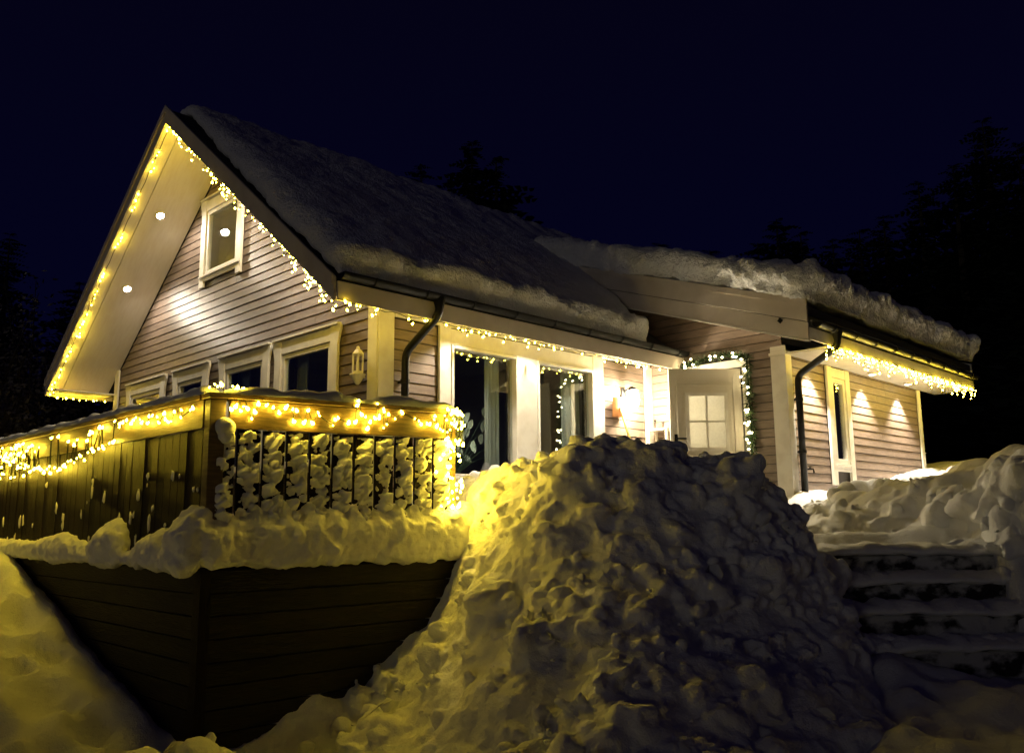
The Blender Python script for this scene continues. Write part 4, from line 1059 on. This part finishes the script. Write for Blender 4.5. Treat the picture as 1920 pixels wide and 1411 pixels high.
for px, py, tl_ in tips:
    q = Vector(onY(px, py, YM+.22+random.uniform(0, .12)))
    mid = cw_.lerp(q, .55)+Vector((random.uniform(-.02, .02), .02, .03))
    MB().tube([cw_, mid, q], [.006, .005, .003], 5).obj('stem', NEED, plant)
    for _ in range(1 if py > 800 else 2): leaf(q-Vector((0, 0, .03)), (tl_+random.uniform(-.3, .3), random.uniform(-.4, .1), 1 if py < 830 else .4), random.uniform(.11, .17), random.uniform(.034, .05)).obj('leaf', LEAF, plant, smooth=True)
q = onY(912, 886, YM+.24)
cone = MB().lathe([(.10, 0), (.085, .04), (.055, .11), (.028, .17), (.006, .19)], 14, (q[0], q[1], .50)).obj('cone_ornament', mat('pale_pink', (.62, .50, .48), .6, bump=.2, bump_scale=25), None, smooth=True)
tag(cone, 'pale pink cone-shaped ornament on the sill of the left big window', 'ornament')
MB().box((5.9, YM+.12, .40), (8.6, YM+.42, .455)).obj('window_ledge', INTER, cabin)

# ------------------------------------------------------------------ trees at the edge of the wood
BARK = mat('bark', (.035, .025, .018), .9, bump=.6, bump_scale=20, bump_stretch=(3, 3, .4))
SPR = mat('spruce_needles', (.018, .028, .014), .8, var=.2)
def spruce_mesh(h, r, seed):
    random.seed(seed); c = MB(); lay = int(h/.26)
    for k in range(lay):
        t = k/lay; z = h*(.08+.92*t); rr = r*(1-t)**.7*random.uniform(.6, 1.2)+.10
        for b in range(int(15-7*t)):
            a = random.random()*6.283; L = rr*random.uniform(.6, 1.15); dr = -.28*L
            u = Vector((math.cos(a), math.sin(a), 0)); s = Vector((-u.y, u.x, 0))
            tip = u*L+Vector((0, 0, z+dr+L*.08)); base = Vector((0, 0, z))
            prev = None
            for q in range(5):
                f_ = (q+.5)/5; p = base.lerp(tip, f_)+Vector((0, 0, .12*L*math.sin(f_*3.1))); wd = L*.30*(1-f_*.75)*random.uniform(.7, 1.3)
                for sg in (-1, 1):
                    e = p+s*sg*wd+u*wd*.55+Vector((0, 0, -wd*random.uniform(.25, .7)))
                    c.add([p, p+u*L*.16, e, e-u*L*.08], [(0, 1, 2, 3)])
    tr = MB().tube([(0, 0, -.5), (0, 0, h*.5), (0, 0, h*.98)], [h*.016+.05, h*.010+.03, .01], 7)
    cm = c.mesh('crown'); cm.materials.append(SPR); tm = tr.mesh('trunk'); tm.materials.append(BARK)
    return cm, tm
SM = [spruce_mesh(13, 3.0, 1), spruce_mesh(11, 2.5, 2), spruce_mesh(15, 3.4, 3), spruce_mesh(9, 2.6, 4)]
# pixel column of the tip, tip height, distance, mesh
TR = [(1840, 215, 34, 2), (1905, 260, 30, 0), (1785, 300, 33, 0), (1720, 330, 36, 1), (1655, 395, 40, 1), (1610, 420, 42, 3), (1560, 440, 44, 1), (1500, 425, 46, 3), (1455, 400, 48, 3), (1420, 445, 50, 3), (1330, 458, 50, 3), (1235, 445, 52, 3), (1960, 230, 27, 2), (2040, 200, 26, 0),
      (885, 255, 34, 1), (930, 285, 37, 3), (790, 300, 38, 1), (840, 330, 36, 3), (700, 330, 40, 0), (1060, 430, 46, 1),
      (20, 430, 30, 2), (-60, 400, 28, 0), (150, 520, 36, 3)]
WORDS = ['tall dark spruce at the right edge of the photo', 'dark spruce just inside the right edge of the photo', 'dark spruce left of the tallest one at right', 'slim dark spruce above the end of the wing roof', 'slim dark spruce behind the wing roof corner', 'low dark spruce over the outer end of the wing snow', 'slim dark spruce over the middle of the wing eave', 'dark pointed spruce over the wing verge corner', 'broad dark spruce over the wing verge', 'low broad spruce behind the wing snow slab', 'slim low spruce behind the middle of the wing slab', 'low spruce above the left end of the wing slab', 'tall dark spruce cut by the right edge of the photo', 'dark spruce standing beyond the right edge',
         'dark spruce showing over the middle of the main roof', 'short dark spruce right of the one above the main roof', 'slim dark spruce left of the one above the main roof', 'low dark spruce between two behind the ridge', 'dark spruce behind the upper main roof', 'slim spruce near the roof junction',
         'dark spruce at the left edge behind the leafy bush', 'dark spruce cut by the left edge of the photo', 'low dark spruce behind the left verge']
random.seed(8)
for i, (px, py, d, k) in enumerate(TR):
    q = atD(px, py, d); h = (13, 11, 15, 9)[k]; s = max(.6, (q[2]+.3)/h)
    t = thing('spruce_tree', WORDS[i], 'tree', (q[0], q[1], -.3), 'spruces behind the cabin')
    for nm, me in (('crown', SM[k][0]), ('trunk', SM[k][1])):
        o = bpy.data.objects.new(nm, me); col.objects.link(o); o.parent = t
    t.scale = (s*1.25, s*1.25, s); t.rotation_euler = (0, 0, random.random()*6)
# leafy bush with withered, frosted leaves at the left
DEAD = mat('withered_leaf', (.12, .10, .06), .7, noise_scale=2.5, noise_mix=(.55, .53, .50), fac=(.45, .7)); random.seed(17)
def bush(loc, h, r, n, label):
    t = thing('leafy_bush', label, 'bush', loc, 'bushes left of the cabin'); br = MB(); lv = MB()
    for _ in range(26):
        a = random.random()*6.283; e = Vector((math.cos(a)*r*random.uniform(.2, .95), math.sin(a)*r*random.uniform(.2, .95), h*random.uniform(.45, 1)))
        m_ = e*.5+Vector((random.uniform(-.2, .2), random.uniform(-.2, .2), .3)); br.tube([(0, 0, -.4), m_, e], [.05, .025, .006], 5)
        for _ in range(n//26):
            f_ = random.random()**.6; p = (Vector((0, 0, 0)).lerp(m_, f_*2) if f_ < .5 else m_.lerp(e, f_*2-1))+Vector((random.gauss(0, .16), random.gauss(0, .16), random.gauss(0, .16)))*r*.6
            d = Vector((random.gauss(0, 1), random.gauss(0, 1), random.gauss(-.5, .7))).normalized(); l = random.uniform(.07, .15); s = d.orthogonal().normalized()*l*.3
            lv.add([p, p+d*l*.5+s, p+d*l, p+d*l*.5-s], [(0, 1, 2, 3)])
    o = br.obj('branches', BARK, None); o.parent = t
    o = lv.obj('leaves', DEAD, None); o.parent = t; o['kind'] = 'stuff'
    return t
for px, d, h, r, lb in [(40, 17.5, 5.2, 1.9, 'withered leafy bush at the left edge beyond the terrace railing'), (150, 18.0, 4.2, 1.6, 'withered leafy bush between the left edge and the gable eave'), (215, 19.5, 3.0, 1.4, 'low withered bush under the far gable eave'), (-50, 15.5, 4.5, 1.6, 'withered leafy bush cut by the left edge of the photo')]:
    q = atD(px, 975, d); bush((q[0], q[1], -.2), h, r, 2600, lb)
